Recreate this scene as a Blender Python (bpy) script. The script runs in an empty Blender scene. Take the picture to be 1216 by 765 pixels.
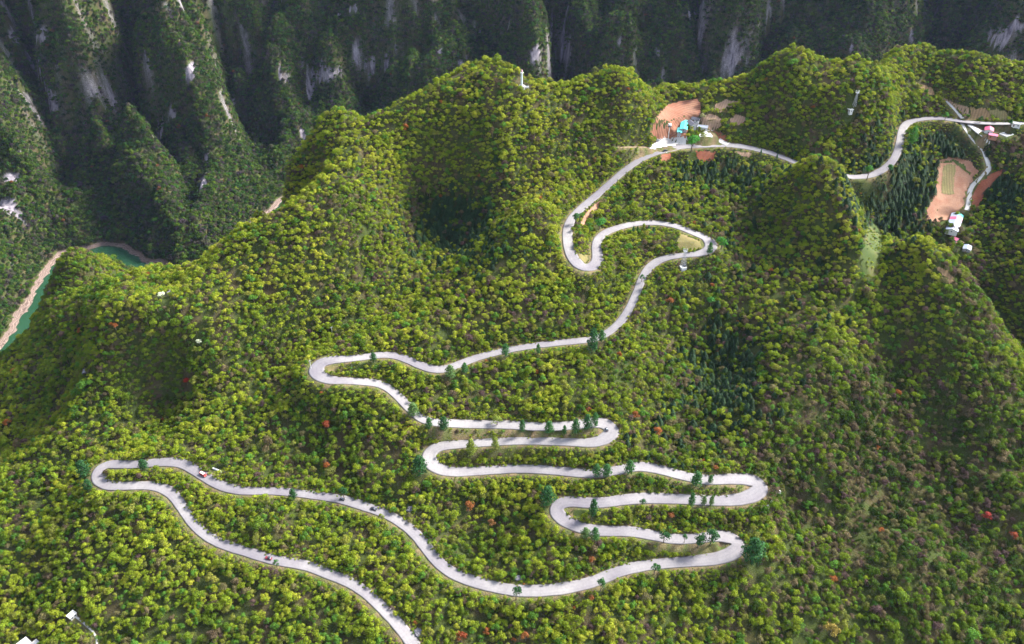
import bpy, bmesh, math, random
import numpy as np
from mathutils import Vector, Matrix

R = math.radians
random.seed(7)
rng = np.random.default_rng(11)
C = bpy.context.scene.collection

# ------------------------------------------------------------------ camera
CAMZ, PITCH, F = 720.0, R(36.0), 950.0          # height over the river, tilt, focal length in photo pixels
PW, PH = 1216.0, 765.0
cp, sp = math.cos(PITCH), math.sin(PITCH)
cam_d = bpy.data.cameras.new('camera')
cam_d.sensor_fit = 'HORIZONTAL'; cam_d.sensor_width = 36.0
cam_d.lens = 36.0 * F / PW
cam_d.clip_start = 1.0; cam_d.clip_end = 9000.0
cam = bpy.data.objects.new('camera', cam_d); C.objects.link(cam)
cam.location = (0, 0, CAMZ); cam.rotation_euler = (math.pi / 2 - PITCH, 0, 0)
bpy.context.scene.camera = cam

def ray(px, py):
    u = (np.asarray(px, float) - PW / 2) / F; v = (PH / 2 - np.asarray(py, float)) / F
    return u, cp + v * sp, -sp + v * cp          # direction; z component negative

def at_z(px, py, z):
    a, b, c = ray(px, py); t = (z - CAMZ) / c
    return a * t, b * t

def project(x, y, z):
    dz = z - CAMZ
    f = y * cp - dz * sp; up = y * sp + dz * cp
    f = np.maximum(f, 1.0)
    return PW / 2 + F * x / f, PH / 2 - F * up / f, f

# ------------------------------------------------------------------ noise
_perm = rng.permutation(512).astype(np.int64)
_ang = rng.random(512) * 2 * np.pi
_gx, _gy = np.cos(_ang), np.sin(_ang)
def perlin(x, y, seed=0):
    x = np.asarray(x, float) + seed * 17.31; y = np.asarray(y, float) - seed * 9.77
    xi = np.floor(x).astype(np.int64); yi = np.floor(y).astype(np.int64)
    xf = x - xi; yf = y - yi
    def g(ix, iy, dx, dy):
        h = _perm[(_perm[(ix + seed * 31) & 511] + iy) & 511]
        return _gx[h] * dx + _gy[h] * dy
    u = xf * xf * xf * (xf * (xf * 6 - 15) + 10); v = yf * yf * yf * (yf * (yf * 6 - 15) + 10)
    a = g(xi, yi, xf, yf); b = g(xi + 1, yi, xf - 1, yf)
    c = g(xi, yi + 1, xf, yf - 1); d = g(xi + 1, yi + 1, xf - 1, yf - 1)
    return 1.5 * ((a + u * (b - a)) * (1 - v) + (c + u * (d - c)) * v)
def fbm(x, y, o=4, seed=0):
    s = 0; a = 1.0
    for k in range(o):
        s = s + a * perlin(x * 2 ** k, y * 2 ** k, seed + k); a *= .5
    return s
def sstep(a, b, x):
    t = np.clip((x - a) / (b - a), 0, 1); return t * t * (3 - 2 * t)

# ------------------------------------------------------------------ shape of the near mountain
PZ, PY0, PS = 313.0, 290.0, 0.27                 # a tilted plane that the relief stands on
def plane_pt(px, py, h):
    a, b, c = ray(px, py)
    t = (PZ - PS * PY0 + h - CAMZ) / (c - PS * b)
    return a * t, b * t, CAMZ + c * t
RELIEF = [
 (490,755,0),(340,665,0),(210,600,-6),(120,565,-12),(230,555,-9),(330,583,-5),(450,605,-5),(520,670,-2),(620,700,5),(700,690,5),
 (780,668,3),(880,645,4),(760,632,6),(660,607,2),(905,580,4),(740,557,3),(510,545,0),(730,512,6),(550,502,1),(440,454,6),
 (375,440,12),(450,422,8),(535,437,0),(700,402,0),(765,330,2),(840,290,4),(705,310,9),(675,270,7),(790,173,0),(860,171,0),
 (940,188,-6),(1020,208,-14),(1065,180,-12),(1090,142,-8),(1180,146,-8),(1216,146,-8),
 (620,100,62),(740,90,60),(700,96,48),(655,100,50),(565,84,56),(690,140,34),(730,130,36),(600,160,42),(620,200,14),(500,130,42),(440,160,30),(380,155,36),(340,202,-4),(300,250,-42),(455,185,22),(480,210,4),(560,200,14),
 (368,222,-10),(330,262,-26),(312,282,-34),(410,214,34),(385,224,30),(350,246,24),(290,274,14),(240,313,-4),(200,318,-20),(155,324,-38),(200,350,-10),(300,330,10),(420,280,16),(350,320,12),
 (500,245,-20),(535,280,-30),(540,310,-18),(450,345,-20),(380,400,-18),(310,440,-22),(200,465,-40),(260,500,-22),(370,530,-18),(410,565,-14),(440,500,2),(420,480,2),(575,610,-16),(555,645,-18),(620,640,-6),
 (645,252,42),(620,258,34),(650,290,26),(600,330,16),(500,390,8),(560,240,-10),(612,235,2),(660,235,8),(700,200,2),
 (130,372,12),(165,370,16),(210,370,14),(100,430,-30),(260,400,0),(165,415,-12),(110,395,-8),
 (130,334,-88),(76,301,-44),(86,298,-40),(98,303,-46),(66,330,-62),(52,350,-78),(92,360,-46),(116,345,-74),(32,400,-98),(5,416,-122),(30,500,-85),(0,600,-55),(50,700,-30),(0,765,-30),
 (100,500,-38),(50,600,-42),(100,650,-14),(200,700,-6),(-120,500,-160),(-150,650,-90),(-150,765,-60),
 (960,188,54),(938,198,30),(916,212,8),(985,214,52),(1003,245,46),(1014,280,36),(1018,310,26),(1033,250,-44),(1044,285,-46),(1036,325,-16),(930,260,4),(985,300,16),(1005,360,14),(860,210,-14),(850,250,-5),
 (880,340,-4),(850,440,-28),(815,520,-16),(900,490,2),(940,400,8),(1000,430,14),(800,450,-10),
 (1075,286,30),(1100,306,36),(1118,345,32),(1080,330,22),(1060,300,10),(1060,340,6),(1135,390,24),(1172,450,14),(1200,500,4),(1216,560,-8),
 (1140,320,-54),(1172,370,-66),(1204,430,-70),(1130,270,-44),(1110,210,-36),(1160,240,-42),(1185,300,-44),(1216,330,-34),(1216,240,-24),(1216,190,-12),(1330,300,0),(1330,150,10),(1400,600,-30),
 (1150,100,8),(1216,84,18),(1150,74,18),(1092,62,18),(1112,112,-6),(1135,128,-9),(1200,118,2),(1320,80,20),
 (935,66,54),(1045,80,52),(1000,110,40),(1030,120,34),(990,84,42),(930,110,30),(900,120,16),(1070,120,8),(1000,170,2),(855,104,16),(820,140,5),(785,125,4),(785,112,5),(1090,130,-6),
 (300,765,-5),(600,765,-4),(800,765,-8),(1000,765,-14),(1216,765,-20),(1000,640,-12),(1100,680,-2),(1160,630,-16),(1216,590,0),(1050,600,-16),
 (1100,520,-14),(1000,480,4),(940,600,-16),(1060,440,-8),(980,560,-4),(400,1100,0),(900,1100,-10),(0,1100,-20),(1300,1100,-20)]
RP = np.array([plane_pt(*p) for p in RELIEF])
RH = np.array([p[2] for p in RELIEF], float)
def tps(r2): return np.where(r2 > 1e-9, r2 * np.log(r2 + 1e-12) * .5, 0)
S = 100.0
_P = RP[:, :2] / S
_d2 = ((_P[:, None] - _P[None]) ** 2).sum(-1)
_A = np.zeros((len(_P) + 3,) * 2)
_A[:-3, :-3] = tps(_d2) + np.eye(len(_P)) * 0.012
_A[:-3, -3] = 1; _A[:-3, -2:] = _P; _A[-3:, :-3] = _A[:-3, -3:].T
_W = np.linalg.solve(_A, np.concatenate([RH, np.zeros(3)]))
def relief(x, y):
    x = np.asarray(x, float); y = np.asarray(y, float); sh = x.shape
    q = np.stack([x.ravel() / S, y.ravel() / S], -1); out = np.empty(len(q))
    for k in range(0, len(q), 20000):
        s = q[k:k + 20000]
        d2 = ((s[:, None] - _P[None]) ** 2).sum(-1)
        out[k:k + 20000] = tps(d2) @ _W[:-3] + _W[-3] + s @ _W[-2:]
    return np.clip(out, -230, 90).reshape(sh)

CREST = [(-150,480,-160),(0,420,-122),(32,402,-102),(54,350,-80),(64,326,-62),(74,299,-44),(86,296,-40),(98,301,-46),(112,316,-60),(132,330,-86),(158,320,-38),(200,316,-20),(240,311,-4),(292,270,14),
 (305,248,-38),(340,200,-4),(380,150,36),(440,152,30),(510,114,44),(565,78,56),(620,94,62),(700,90,50),(742,82,60),(785,108,5),(850,100,17),(935,61,54),(990,78,42),
 (1048,73,52),(1064,64,20),(1092,60,18),(1150,72,18),(1216,80,19),(1330,78,22)]
_c = np.array([plane_pt(*p) for p in CREST]); _c = _c[np.argsort(_c[:, 0])]
def crest_y(x): return np.interp(x, _c[:, 0], _c[:, 1])

# foot of the wall across the gorge (at river level)
FOOT = [(-60,560),(0,420),(15,395),(31,368),(49,341),(59,322),(72,306),(100,298),(128,293),(150,297),(166,311),(215,322),(262,308),(300,271),(345,232),(420,205),(520,208),(640,212),(780,200),(950,205),(1100,200),(1300,200)]
_f = [at_z(a, b, 0.0) for a, b in FOOT]
FX = np.array([a for a, _ in _f] + [3200.0]); FY = np.array([b for _, b in _f] + [1500.0])
def foot_dist(x, y):
    sh = x.shape; q = np.stack([x.ravel(), y.ravel()], -1)
    best = np.full(len(q), 1e9); sgn = np.ones(len(q)); arc = np.zeros(len(q)); acc = 0.0
    for k in range(len(FX) - 1):
        a = np.array([FX[k], FY[k]]); b = np.array([FX[k + 1], FY[k + 1]]); ab = b - a; L = np.hypot(*ab)
        t = np.clip(((q - a) @ ab) / L ** 2, 0, 1)
        dv = q - (a + t[:, None] * ab); d = np.hypot(dv[:, 0], dv[:, 1])
        m = d < best - 1e-6
        best[m] = d[m]; arc[m] = (acc + t * L)[m]
        cr = ab[0] * dv[:, 1] - ab[1] * dv[:, 0]
        sgn[m] = np.where(cr[m] >= 0, 1, -1); acc += L
    d = (best * sgn).reshape(sh); return d + (7 * perlin(x / 38, y / 38, 95) + 3.5 * perlin(x / 13, y / 13, 96)) * (1 - sstep(40, 120, np.abs(d))), arc.reshape(sh)

# spurs and gullies of the far wall: 1 on a spur's crest, 0 in a gully, by column
SPUR = [(-200,.4),(-60,.1),(40,.9),(85,.15),(140,.75),(172,.55),(196,.0),(226,.7),(262,1.),(290,.7),(312,.0),(350,.7),(388,1.),(432,.45),(480,.95),(530,.9),(575,.7),(612,.9),(634,.6),(648,.0),
        (672,.6),(720,.9),(790,.7),(850,.95),(900,.6),(960,1.),(1030,.8),(1066,.1),(1105,.65),(1160,.95),(1210,.7),(1260,.9),(1330,.2),(1450,.9)]
def spur(x, y):
    ang = PW / 2 + F * x / np.maximum(y, 1) * 0.92
    ang = ang + 34 * perlin(x / 300, y / 260, 5) + 9 * perlin(x / 90, y / 90, 6)
    s = np.interp(ang, [a for a, _ in SPUR], [b for _, b in SPUR])
    return s

def base_height(x, y):
    """terrain before the road is cut into it"""
    yc = crest_y(x)
    ye = np.minimum(y, yc)
    h = relief(x, ye)
    zn = PZ + PS * (np.maximum(ye, -200) - PY0) + h
    dn = np.maximum(y - yc, 0)
    fall = 1.25 + .3 * perlin(x / 120, y / 160, 9)
    zn = zn - fall * (np.sqrt(dn * dn + 12 ** 2) - 12)
    big = fbm(x / 95, y / 95, 4, 1)
    rid = 1 - np.abs(perlin(x / 130, y / 130, 12)) * 2
    amp = 1 - .0 * sstep(0, 50, dn)
    zn = zn + amp * (5.0 * big + 4.0 * (rid - .6)) * (.35 + .65 * sstep(0, 60, np.abs(h) * 2.5)) + 26 * sstep(20, 160, dn) * fbm(x / 120, y / 260, 4, 3)
    d, arc = foot_dist(x, y)
    s = spur(x, y)
    sg = sstep(20, 260, d)
    dd = d - (1 - s) * 150 * sstep(25, 210, d) + 34 * sg * fbm(x / 80, y / 80, 5, 20) + 110 * sstep(30, 200, d) * (np.abs(perlin((x + .6 * y) / 230, (y - .6 * x) / 200, 52)) * 2 - .5)
    dd = np.maximum(dd, np.minimum(d, 34) * 1.0)
    sh = 8 + 5 * perlin(x / 45, y / 45, 40)
    wall = np.where(dd < sh, .36 * dd, .36 * sh + (1.28 + .12 * perlin(x / 200, y / 200, 8)) * (dd - sh))
    wall = wall + 9 * np.sin(wall / 26 + 3 * perlin(x / 160, y / 160, 31)) * sstep(30, 90, wall)
    wall = np.where(wall > 520, 520 + (wall - 520) * .25, wall)
    wall = wall + sstep(10, 80, d) * (14 * fbm(x / 55, y / 55, 4, 25) + 16 * (1 - 2 * np.abs(perlin(x / 75, y / 150, 33))))
    zf = np.where(d > 0, np.maximum(wall, .25 * np.minimum(d, 30)), -7 + 6.0 * sstep(-5, 0, d) - 0.05)
    zf = np.minimum(zf, 760)
    z = np.maximum(zn, zf)
    k = 10.0
    m = np.abs(zn - zf) < k
    z = z + np.where(m, (k - np.abs(zn - zf)) ** 2 / (4 * k), 0) * (d > 0)
    return z

# ------------------------------------------------------------------ terrain grid
def axis(parts):
    out = []
    for a, b, st in parts:
        out += list(np.arange(a, b - 1e-6, st))
    out.append(parts[-1][1]); return np.array(out, float)
XS = axis([(-3000,-1500,60),(-1500,-1000,12),(-1000,-640,6),(-640,760,2.6),(760,1300,6),(1300,1700,16),(1700,3400,80)])
YS = axis([(-900,120,40),(120,200,6),(200,920,2.6),(920,1760,5),(1760,2200,16),(2200,4200,80)])
GX, GY = np.meshgrid(XS, YS)
GZ = base_height(GX, GY)

def sample(x, y, G=None):
    G = GZ if G is None else G
    x = np.asarray(x, float); y = np.asarray(y, float)
    i = np.clip(np.searchsorted(XS, x) - 1, 0, len(XS) - 2); j = np.clip(np.searchsorted(YS, y) - 1, 0, len(YS) - 2)
    u = np.clip((x - XS[i]) / (XS[i + 1] - XS[i]), 0, 1); v = np.clip((y - YS[j]) / (YS[j + 1] - YS[j]), 0, 1)
    return (G[j, i] * (1 - u) + G[j, i + 1] * u) * (1 - v) + (G[j + 1, i] * (1 - u) + G[j + 1, i + 1] * u) * v

def hit(px, py):
    """where the line of sight through a photo pixel meets the ground"""
    px = np.atleast_1d(np.asarray(px, float)); py = np.atleast_1d(np.asarray(py, float))
    a, b, c = ray(px, py); t = np.full(px.shape, 250.0); done = np.zeros(px.shape, bool)
    lo = t.copy()
    while not done.all() and t[~done].min() < 3500:
        z = CAMZ + c * t; g = sample(a * t, b * t)
        newly = (z <= g) & ~done
        done |= newly
        lo = np.where(done, lo, t); t = np.where(done, t, t + 2.0)
        if (t > 3500).any(): done |= t > 3500
    hi = t.copy()
    for _ in range(12):
        m = (lo + hi) / 2; under = (CAMZ + c * m) <= sample(a * m, b * m)
        hi = np.where(under, m, hi); lo = np.where(under, lo, m)
    return a * hi, b * hi, CAMZ + c * hi
# ------------------------------------------------------------------ helpers
def tag(o, label=None, cat=None, group=None, kind=None):
    if label: o['label'] = label
    if cat: o['category'] = cat
    if group: o['group'] = group
    if kind: o['kind'] = kind
    return o

def link(name, me, parent=None):
    o = bpy.data.objects.new(name, me); C.objects.link(o)
    if parent is not None: o.parent = parent
    return o

def empty(name, loc, rz=0.0):
    o = bpy.data.objects.new(name, None); C.objects.link(o)
    o.location = loc; o.rotation_euler = (0, 0, rz); o.empty_display_size = .5
    return o

class MB:
    """collects simple solids and builds them as one mesh object"""
    def __init__(s): s.v = []; s.f = []; s.mi = []; s.m = 0
    def add(s, vs, fs):
        n = len(s.v); s.v += [tuple(v) for v in vs]; s.f += [tuple(i + n for i in f) for f in fs]; s.mi += [s.m] * len(fs); return s
    def box(s, cx, cy, z0, sx, sy, h, top=1.0, rz=0.0):
        c, n = math.cos(rz), math.sin(rz); vs = []
        for z, k in ((z0, 1.0), (z0 + h, top)):
            for dx, dy in ((-1, -1), (1, -1), (1, 1), (-1, 1)):
                x, y = dx * sx / 2 * k, dy * sy / 2 * k
                vs.append((cx + x * c - y * n, cy + x * n + y * c, z))
        return s.add(vs, [(3, 2, 1, 0), (4, 5, 6, 7), (0, 1, 5, 4), (1, 2, 6, 5), (2, 3, 7, 6), (3, 0, 4, 7)])
    def gable(s, cx, cy, z0, sx, sy, h, over=.5, th=.22):
        """pitched roof, ridge along y"""
        X, Y = sx / 2 + over, sy / 2 + over; vs = []
        for y in (-Y, Y):
            vs += [(cx - X, cy + y, z0 - .15), (cx, cy + y, z0 + h), (cx + X, cy + y, z0 - .15),
                   (cx + X, cy + y, z0 - .15 + th), (cx, cy + y, z0 + h + th), (cx - X, cy + y, z0 - .15 + th)]
        fs = [(0, 1, 4, 5), (1, 2, 3, 4), (6, 11, 10, 7), (7, 10, 9, 8), (5, 4, 10, 11), (4, 3, 9, 10), (0, 6, 7, 1), (1, 7, 8, 2), (0, 5, 11, 6), (2, 8, 9, 3)]
        return s.add(vs, fs)
    def bar(s, a, b, r0, r1=None, n=6):
        r1 = r0 if r1 is None else r1
        a, b = Vector(a), Vector(b); d = (b - a).normalized()
        u = d.orthogonal().normalized(); w = d.cross(u); vs = []
        for p, r in ((a, r0), (b, r1)):
            for k in range(n):
                t = 2 * math.pi * k / n; vs.append(p + (u * math.cos(t) + w * math.sin(t)) * r)
        fs = [(k, (k + 1) % n, n + (k + 1) % n, n + k) for k in range(n)]
        fs += [tuple(range(n - 1, -1, -1)), tuple(range(n, 2 * n))]
        return s.add(vs, fs)
    def lathe(s, cx, cy, prof, n=14):
        vs = []
        for r, z in prof:
            for k in range(n):
                t = 2 * math.pi * k / n; vs.append((cx + r * math.cos(t), cy + r * math.sin(t), z))
        fs = []
        for j in range(len(prof) - 1):
            for k in range(n):
                fs.append((j * n + k, j * n + (k + 1) % n, (j + 1) * n + (k + 1) % n, (j + 1) * n + k))
        fs += [tuple(range(n - 1, -1, -1)), tuple(range((len(prof) - 1) * n, len(prof) * n))]
        return s.add(vs, fs)
    def build(s, name, mats, parent=None, smooth=False):
        me = bpy.data.meshes.new(name); me.from_pydata(s.v, [], s.f)
        for m in (mats if isinstance(mats, (list, tuple)) else [mats]): me.materials.append(m)
        if s.m: me.polygons.foreach_set('material_index', s.mi)
        if smooth: me.polygons.foreach_set('use_smooth', [True] * len(me.polygons))
        me.update(); return link(name, me, parent)

def grid_mesh(name, co, nj, ni, mats, attrs=None, smooth=True):
    me = bpy.data.meshes.new(name)
    idx = np.arange(ni * nj).reshape(nj, ni)
    q = np.stack([idx[:-1, :-1], idx[:-1, 1:], idx[1:, 1:], idx[1:, :-1]], -1).reshape(-1, 4)
    me.vertices.add(len(co)); me.vertices.foreach_set('co', np.ascontiguousarray(co, dtype=np.float32).ravel())
    me.loops.add(q.size); me.loops.foreach_set('vertex_index', q.ravel().astype(np.int32))
    me.polygons.add(len(q)); me.polygons.foreach_set('loop_start', (np.arange(len(q)) * 4).astype(np.int32))
    me.update(calc_edges=True)
    if smooth: me.polygons.foreach_set('use_smooth', np.ones(len(q), bool))
    for m in (mats if isinstance(mats, (list, tuple)) else [mats]): me.materials.append(m)
    for k, a in (attrs or {}).items():
        if a.ndim == 2:
            at = me.attributes.new(k, 'FLOAT_COLOR', 'POINT'); at.data.foreach_set('color', np.ascontiguousarray(a, dtype=np.float32).ravel())
        else:
            at = me.attributes.new(k, 'FLOAT', 'POINT'); at.data.foreach_set('value', np.ascontiguousarray(a, dtype=np.float32).ravel())
    return link(name, me)

# ------------------------------------------------------------------ materials
def mat(name):
    m = bpy.data.materials.new(name); m.use_nodes = True
    nt = m.node_tree; b = nt.nodes['Principled BSDF']; b.inputs['Specular IOR Level'].default_value = .2
    return m, nt, nt.nodes, nt.links, b
def mapped(nt, scale, coord='Object', detail=4, rough=.6):
    tc = nt.nodes.new('ShaderNodeTexCoord'); n = nt.nodes.new('ShaderNodeTexNoise')
    n.inputs['Scale'].default_value = scale; n.inputs['Detail'].default_value = detail; n.inputs['Roughness'].default_value = rough
    nt.links.new(tc.outputs[coord], n.inputs['Vector']); return n
def ramp(nt, src, stops):
    r = nt.nodes.new('ShaderNodeValToRGB'); e = r.color_ramp.elements
    while len(e) < len(stops): e.new(.5)
    for k, (p, c) in enumerate(stops): e[k].position = p; e[k].color = (*c, 1)
    nt.links.new(src, r.inputs['Fac']); return r
def noisy(name, stops, scale=.3, rough=.85, bump=0.0, metal=0.0, detail=5, spec=.2):
    m, nt, N, L, b = mat(name)
    n = mapped(nt, scale, detail=detail); r = ramp(nt, n.outputs['Fac'], stops)
    L.new(r.outputs['Color'], b.inputs['Base Color']); b.inputs['Roughness'].default_value = rough
    b.inputs['Metallic'].default_value = metal; b.inputs['Specular IOR Level'].default_value = spec
    if bump:
        bp = N.new('ShaderNodeBump'); bp.inputs['Strength'].default_value = bump; bp.inputs['Distance'].default_value = .3
        L.new(n.outputs['Fac'], bp.inputs['Height']); L.new(bp.outputs['Normal'], b.inputs['Normal'])
    return m
def shade(c, k): return tuple(min(1, x * k) for x in c)
def paint(name, c, var=.12, scale=1.2, rough=.6, spec=.3, metal=0.0):
    c = shade(c, .55)
    return noisy(name, [(.3, shade(c, 1 - var)), (.7, shade(c, 1 + var))], scale, rough, spec=spec, metal=metal)
def mixrgb(nt, fac, a, b, mode='MIX'):
    n = nt.nodes.new('ShaderNodeMix'); n.data_type = 'RGBA'; n.blend_type = mode
    for sock, v in ((n.inputs[0], fac), (n.inputs[6], a), (n.inputs[7], b)):
        if isinstance(v, bpy.types.NodeSocket): nt.links.new(v, sock)
        elif isinstance(v, (int, float)): sock.default_value = v
        else: sock.default_value = (*v, 1)
    return n.outputs[2]

def leaf_material():
    m, nt, N, L, b = mat('foliage')
    at = N.new('ShaderNodeAttribute'); at.attribute_type = 'INSTANCER'; at.attribute_name = 'tint'
    va = N.new('ShaderNodeAttribute'); va.attribute_type = 'GEOMETRY'; va.attribute_name = 'lightness'
    mul = mixrgb(nt, 1.0, at.outputs['Color'], va.outputs['Color'], 'MULTIPLY')
    L.new(mul, b.inputs['Base Color']); b.inputs['Roughness'].default_value = .55
    b.inputs['Specular IOR Level'].default_value = .06
    tr = N.new('ShaderNodeBsdfTranslucent'); L.new(mul, tr.inputs['Color'])
    ms = N.new('ShaderNodeMixShader'); ms.inputs[0].default_value = .36
    L.new(b.outputs[0], ms.inputs[1]); L.new(tr.outputs[0], ms.inputs[2]); L.new(ms.outputs[0], N['Material Output'].inputs['Surface'])
    return m
M_LEAF = leaf_material()
M_BARK = noisy('bark', [(.3, (.06, .045, .03)), (.7, (.14, .11, .08))], 2.0, .95)

def terrain_material():
    m, nt, N, L, b = mat('hillside')
    col = N.new('ShaderNodeAttribute'); col.attribute_name = 'ground'
    rk = N.new('ShaderNodeAttribute'); rk.attribute_name = 'rock'
    n1 = mapped(nt, .11, detail=8, rough=.65); n2 = mapped(nt, .9, detail=6, rough=.7)
    v = ramp(nt, n1.outputs['Fac'], [(.3, (.62, .62, .62)), (.7, (1.3, 1.3, 1.3))])
    c1 = mixrgb(nt, 1.0, col.outputs['Color'], v.outputs['Color'], 'MULTIPLY')
    # limestone: pale with dark vertical streaks
    tc = N.new('ShaderNodeTexCoord'); mp = N.new('ShaderNodeMapping'); mp.inputs['Scale'].default_value = (.16, .16, .035)
    L.new(tc.outputs['Object'], mp.inputs['Vector'])
    n3 = N.new('ShaderNodeTexNoise'); n3.inputs['Scale'].default_value = 1.0; n3.inputs['Detail'].default_value = 8; n3.inputs['Roughness'].default_value = .7
    L.new(mp.outputs['Vector'], n3.inputs['Vector'])
    rock = ramp(nt, n3.outputs['Fac'], [(.34, (.04, .035, .045)), (.5, (.15, .135, .155)), (.68, (.27, .245, .265))])
    a = N.new('ShaderNodeMath'); a.operation = 'SUBTRACT'; L.new(n2.outputs['Fac'], a.inputs[0]); a.inputs[1].default_value = .5
    a2 = N.new('ShaderNodeMath'); a2.operation = 'MULTIPLY_ADD'; L.new(a.outputs[0], a2.inputs[0]); a2.inputs[1].default_value = 1.2; L.new(rk.outputs['Fac'], a2.inputs[2])
    mr = N.new('ShaderNodeMapRange'); mr.inputs['From Min'].default_value = .35; mr.inputs['From Max'].default_value = .6; L.new(a2.outputs[0], mr.inputs['Value'])
    c2 = mixrgb(nt, mr.outputs[0], c1, rock.outputs['Color'])
    # shore band by height over the river: pinkish tan ledges
    geo = N.new('ShaderNodeNewGeometry'); sx = N.new('ShaderNodeSeparateXYZ'); L.new(geo.outputs['Position'], sx.inputs[0])
    h = N.new('ShaderNodeMath'); h.operation = 'MULTIPLY_ADD'; L.new(n1.outputs['Fac'], h.inputs[0]); h.inputs[1].default_value = -6.0; L.new(sx.outputs['Z'], h.inputs[2])
    sh = N.new('ShaderNodeMapRange'); sh.inputs['From Min'].default_value = 2.6; sh.inputs['From Max'].default_value = 1.4; L.new(h.outputs[0], sh.inputs['Value'])
    wv = N.new('ShaderNodeTexWave'); wv.wave_type = 'BANDS'; wv.bands_direction = 'Z'; wv.inputs['Scale'].default_value = .22; wv.inputs['Distortion'].default_value = 14; wv.inputs['Detail'].default_value = 6; wv.inputs['Detail Scale'].default_value = .5
    L.new(tc.outputs['Object'], wv.inputs['Vector'])
    tan = ramp(nt, wv.outputs['Fac'], [(.0, (.06, .042, .036)), (.5, (.115, .083, .07)), (1, (.17, .13, .11))])
    c3 = mixrgb(nt, sh.outputs[0], c2, tan.outputs['Color'])
    L.new(c3, b.inputs['Base Color']); b.inputs['Roughness'].default_value = .95; b.inputs['Specular IOR Level'].default_value = .08
    bp = N.new('ShaderNodeBump'); bp.inputs['Strength'].default_value = .8; bp.inputs['Distance'].default_value = 1.5
    L.new(n2.outputs['Fac'], bp.inputs['Height']); L.new(bp.outputs['Normal'], b.inputs['Normal'])
    return m

def concrete_material():
    m, nt, N, L, b = mat('road concrete')
    n1 = mapped(nt, .06, detail=6); n2 = mapped(nt, .8, detail=6, rough=.7)
    c = ramp(nt, n1.outputs['Fac'], [(.3, (.125, .116, .127)), (.52, (.15, .144, .148)), (.7, (.182, .175, .175))])
    d = ramp(nt, n2.outputs['Fac'], [(.35, (.86, .86, .86)), (.65, (1.06, 1.06, 1.06))])
    n0 = mapped(nt, .011, detail=2); lo = ramp(nt, n0.outputs['Fac'], [(.4, (.80, .78, .83)), (.58, (1.12, 1.10, 1.09))])
    c1 = mixrgb(nt, 1.0, mixrgb(nt, 1.0, c.outputs['Color'], d.outputs['Color'], 'MULTIPLY'), lo.outputs['Color'], 'MULTIPLY')
    ac = N.new('ShaderNodeAttribute'); ac.attribute_name = 'across'      # 0 at the verge, 1 on the centre line
    tr = ramp(nt, ac.outputs['Fac'], [(0, (.80, .78, .74)), (.16, (1.03, 1.03, 1.02)), (.42, (.90, .90, .92)), (.62, (1.0, 1.0, 1.0)), (.95, (1, 1, 1)), (1, (.88, .88, .9))])
    c2 = mixrgb(nt, 1.0, c1, tr.outputs['Color'], 'MULTIPLY')
    # slab joints across the road
    al = N.new('ShaderNodeAttribute'); al.attribute_name = 'along'
    fr = N.new('ShaderNodeMath'); fr.operation = 'FRACT'; L.new(al.outputs['Fac'], fr.inputs[0])
    lt = N.new('ShaderNodeMath'); lt.operation = 'LESS_THAN'; L.new(fr.outputs[0], lt.inputs[0]); lt.inputs[1].default_value = .06
    c3 = mixrgb(nt, lt.outputs[0], c2, (.10, .095, .10))
    mx = mixrgb(nt, .3, c2, c3)
    L.new(mx, b.inputs['Base Color']); b.inputs['Roughness'].default_value = .8
    return m

def water_material():
    m, nt, N, L, b = mat('river water')
    n = mapped(nt, .012, detail=3); r = ramp(nt, n.outputs['Fac'], [(.3, (.010, .036, .018)), (.7, (.015, .048, .024))])
    L.new(r.outputs['Color'], b.inputs['Base Color']); b.inputs['Roughness'].default_value = .16; b.inputs['Specular IOR Level'].default_value = .4
    n2 = mapped(nt, .25, detail=3); bp = N.new('ShaderNodeBump'); bp.inputs['Strength'].default_value = .15; bp.inputs['Distance'].default_value = .4
    L.new(n2.outputs['Fac'], bp.inputs['Height']); L.new(bp.outputs['Normal'], b.inputs['Normal'])
    return m

def field_material(name, ca, cb, cc, rows, angle, contrast=.35):
    m, nt, N, L, b = mat(name)
    n = mapped(nt, .05, detail=6); base = ramp(nt, n.outputs['Fac'], [(.35, ca), (.52, cb), (.68, cc)])
    tc = N.new('ShaderNodeTexCoord'); mp = N.new('ShaderNodeMapping'); mp.inputs['Rotation'].default_value = (0, 0, R(angle)); L.new(tc.outputs['Object'], mp.inputs['Vector'])
    w = N.new('ShaderNodeTexWave'); w.inputs['Scale'].default_value = rows; w.inputs['Distortion'].default_value = 2.0; w.inputs['Detail'].default_value = 3; w.inputs['Detail Scale'].default_value = .8
    L.new(mp.outputs['Vector'], w.inputs['Vector'])
    rr = ramp(nt, w.outputs['Fac'], [(.2, (1 - contrast,) * 3), (.8, (1.12,) * 3)])
    n2 = mapped(nt, .9, detail=4); dd = ramp(nt, n2.outputs['Fac'], [(.35, (.85,) * 3), (.65, (1.1,) * 3)])
    c = mixrgb(nt, 1.0, mixrgb(nt, 1.0, base.outputs['Color'], rr.outputs['Color'], 'MULTIPLY'), dd.outputs['Color'], 'MULTIPLY')
    L.new(c, b.inputs['Base Color']); b.inputs['Roughness'].default_value = .95; return m

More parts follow.
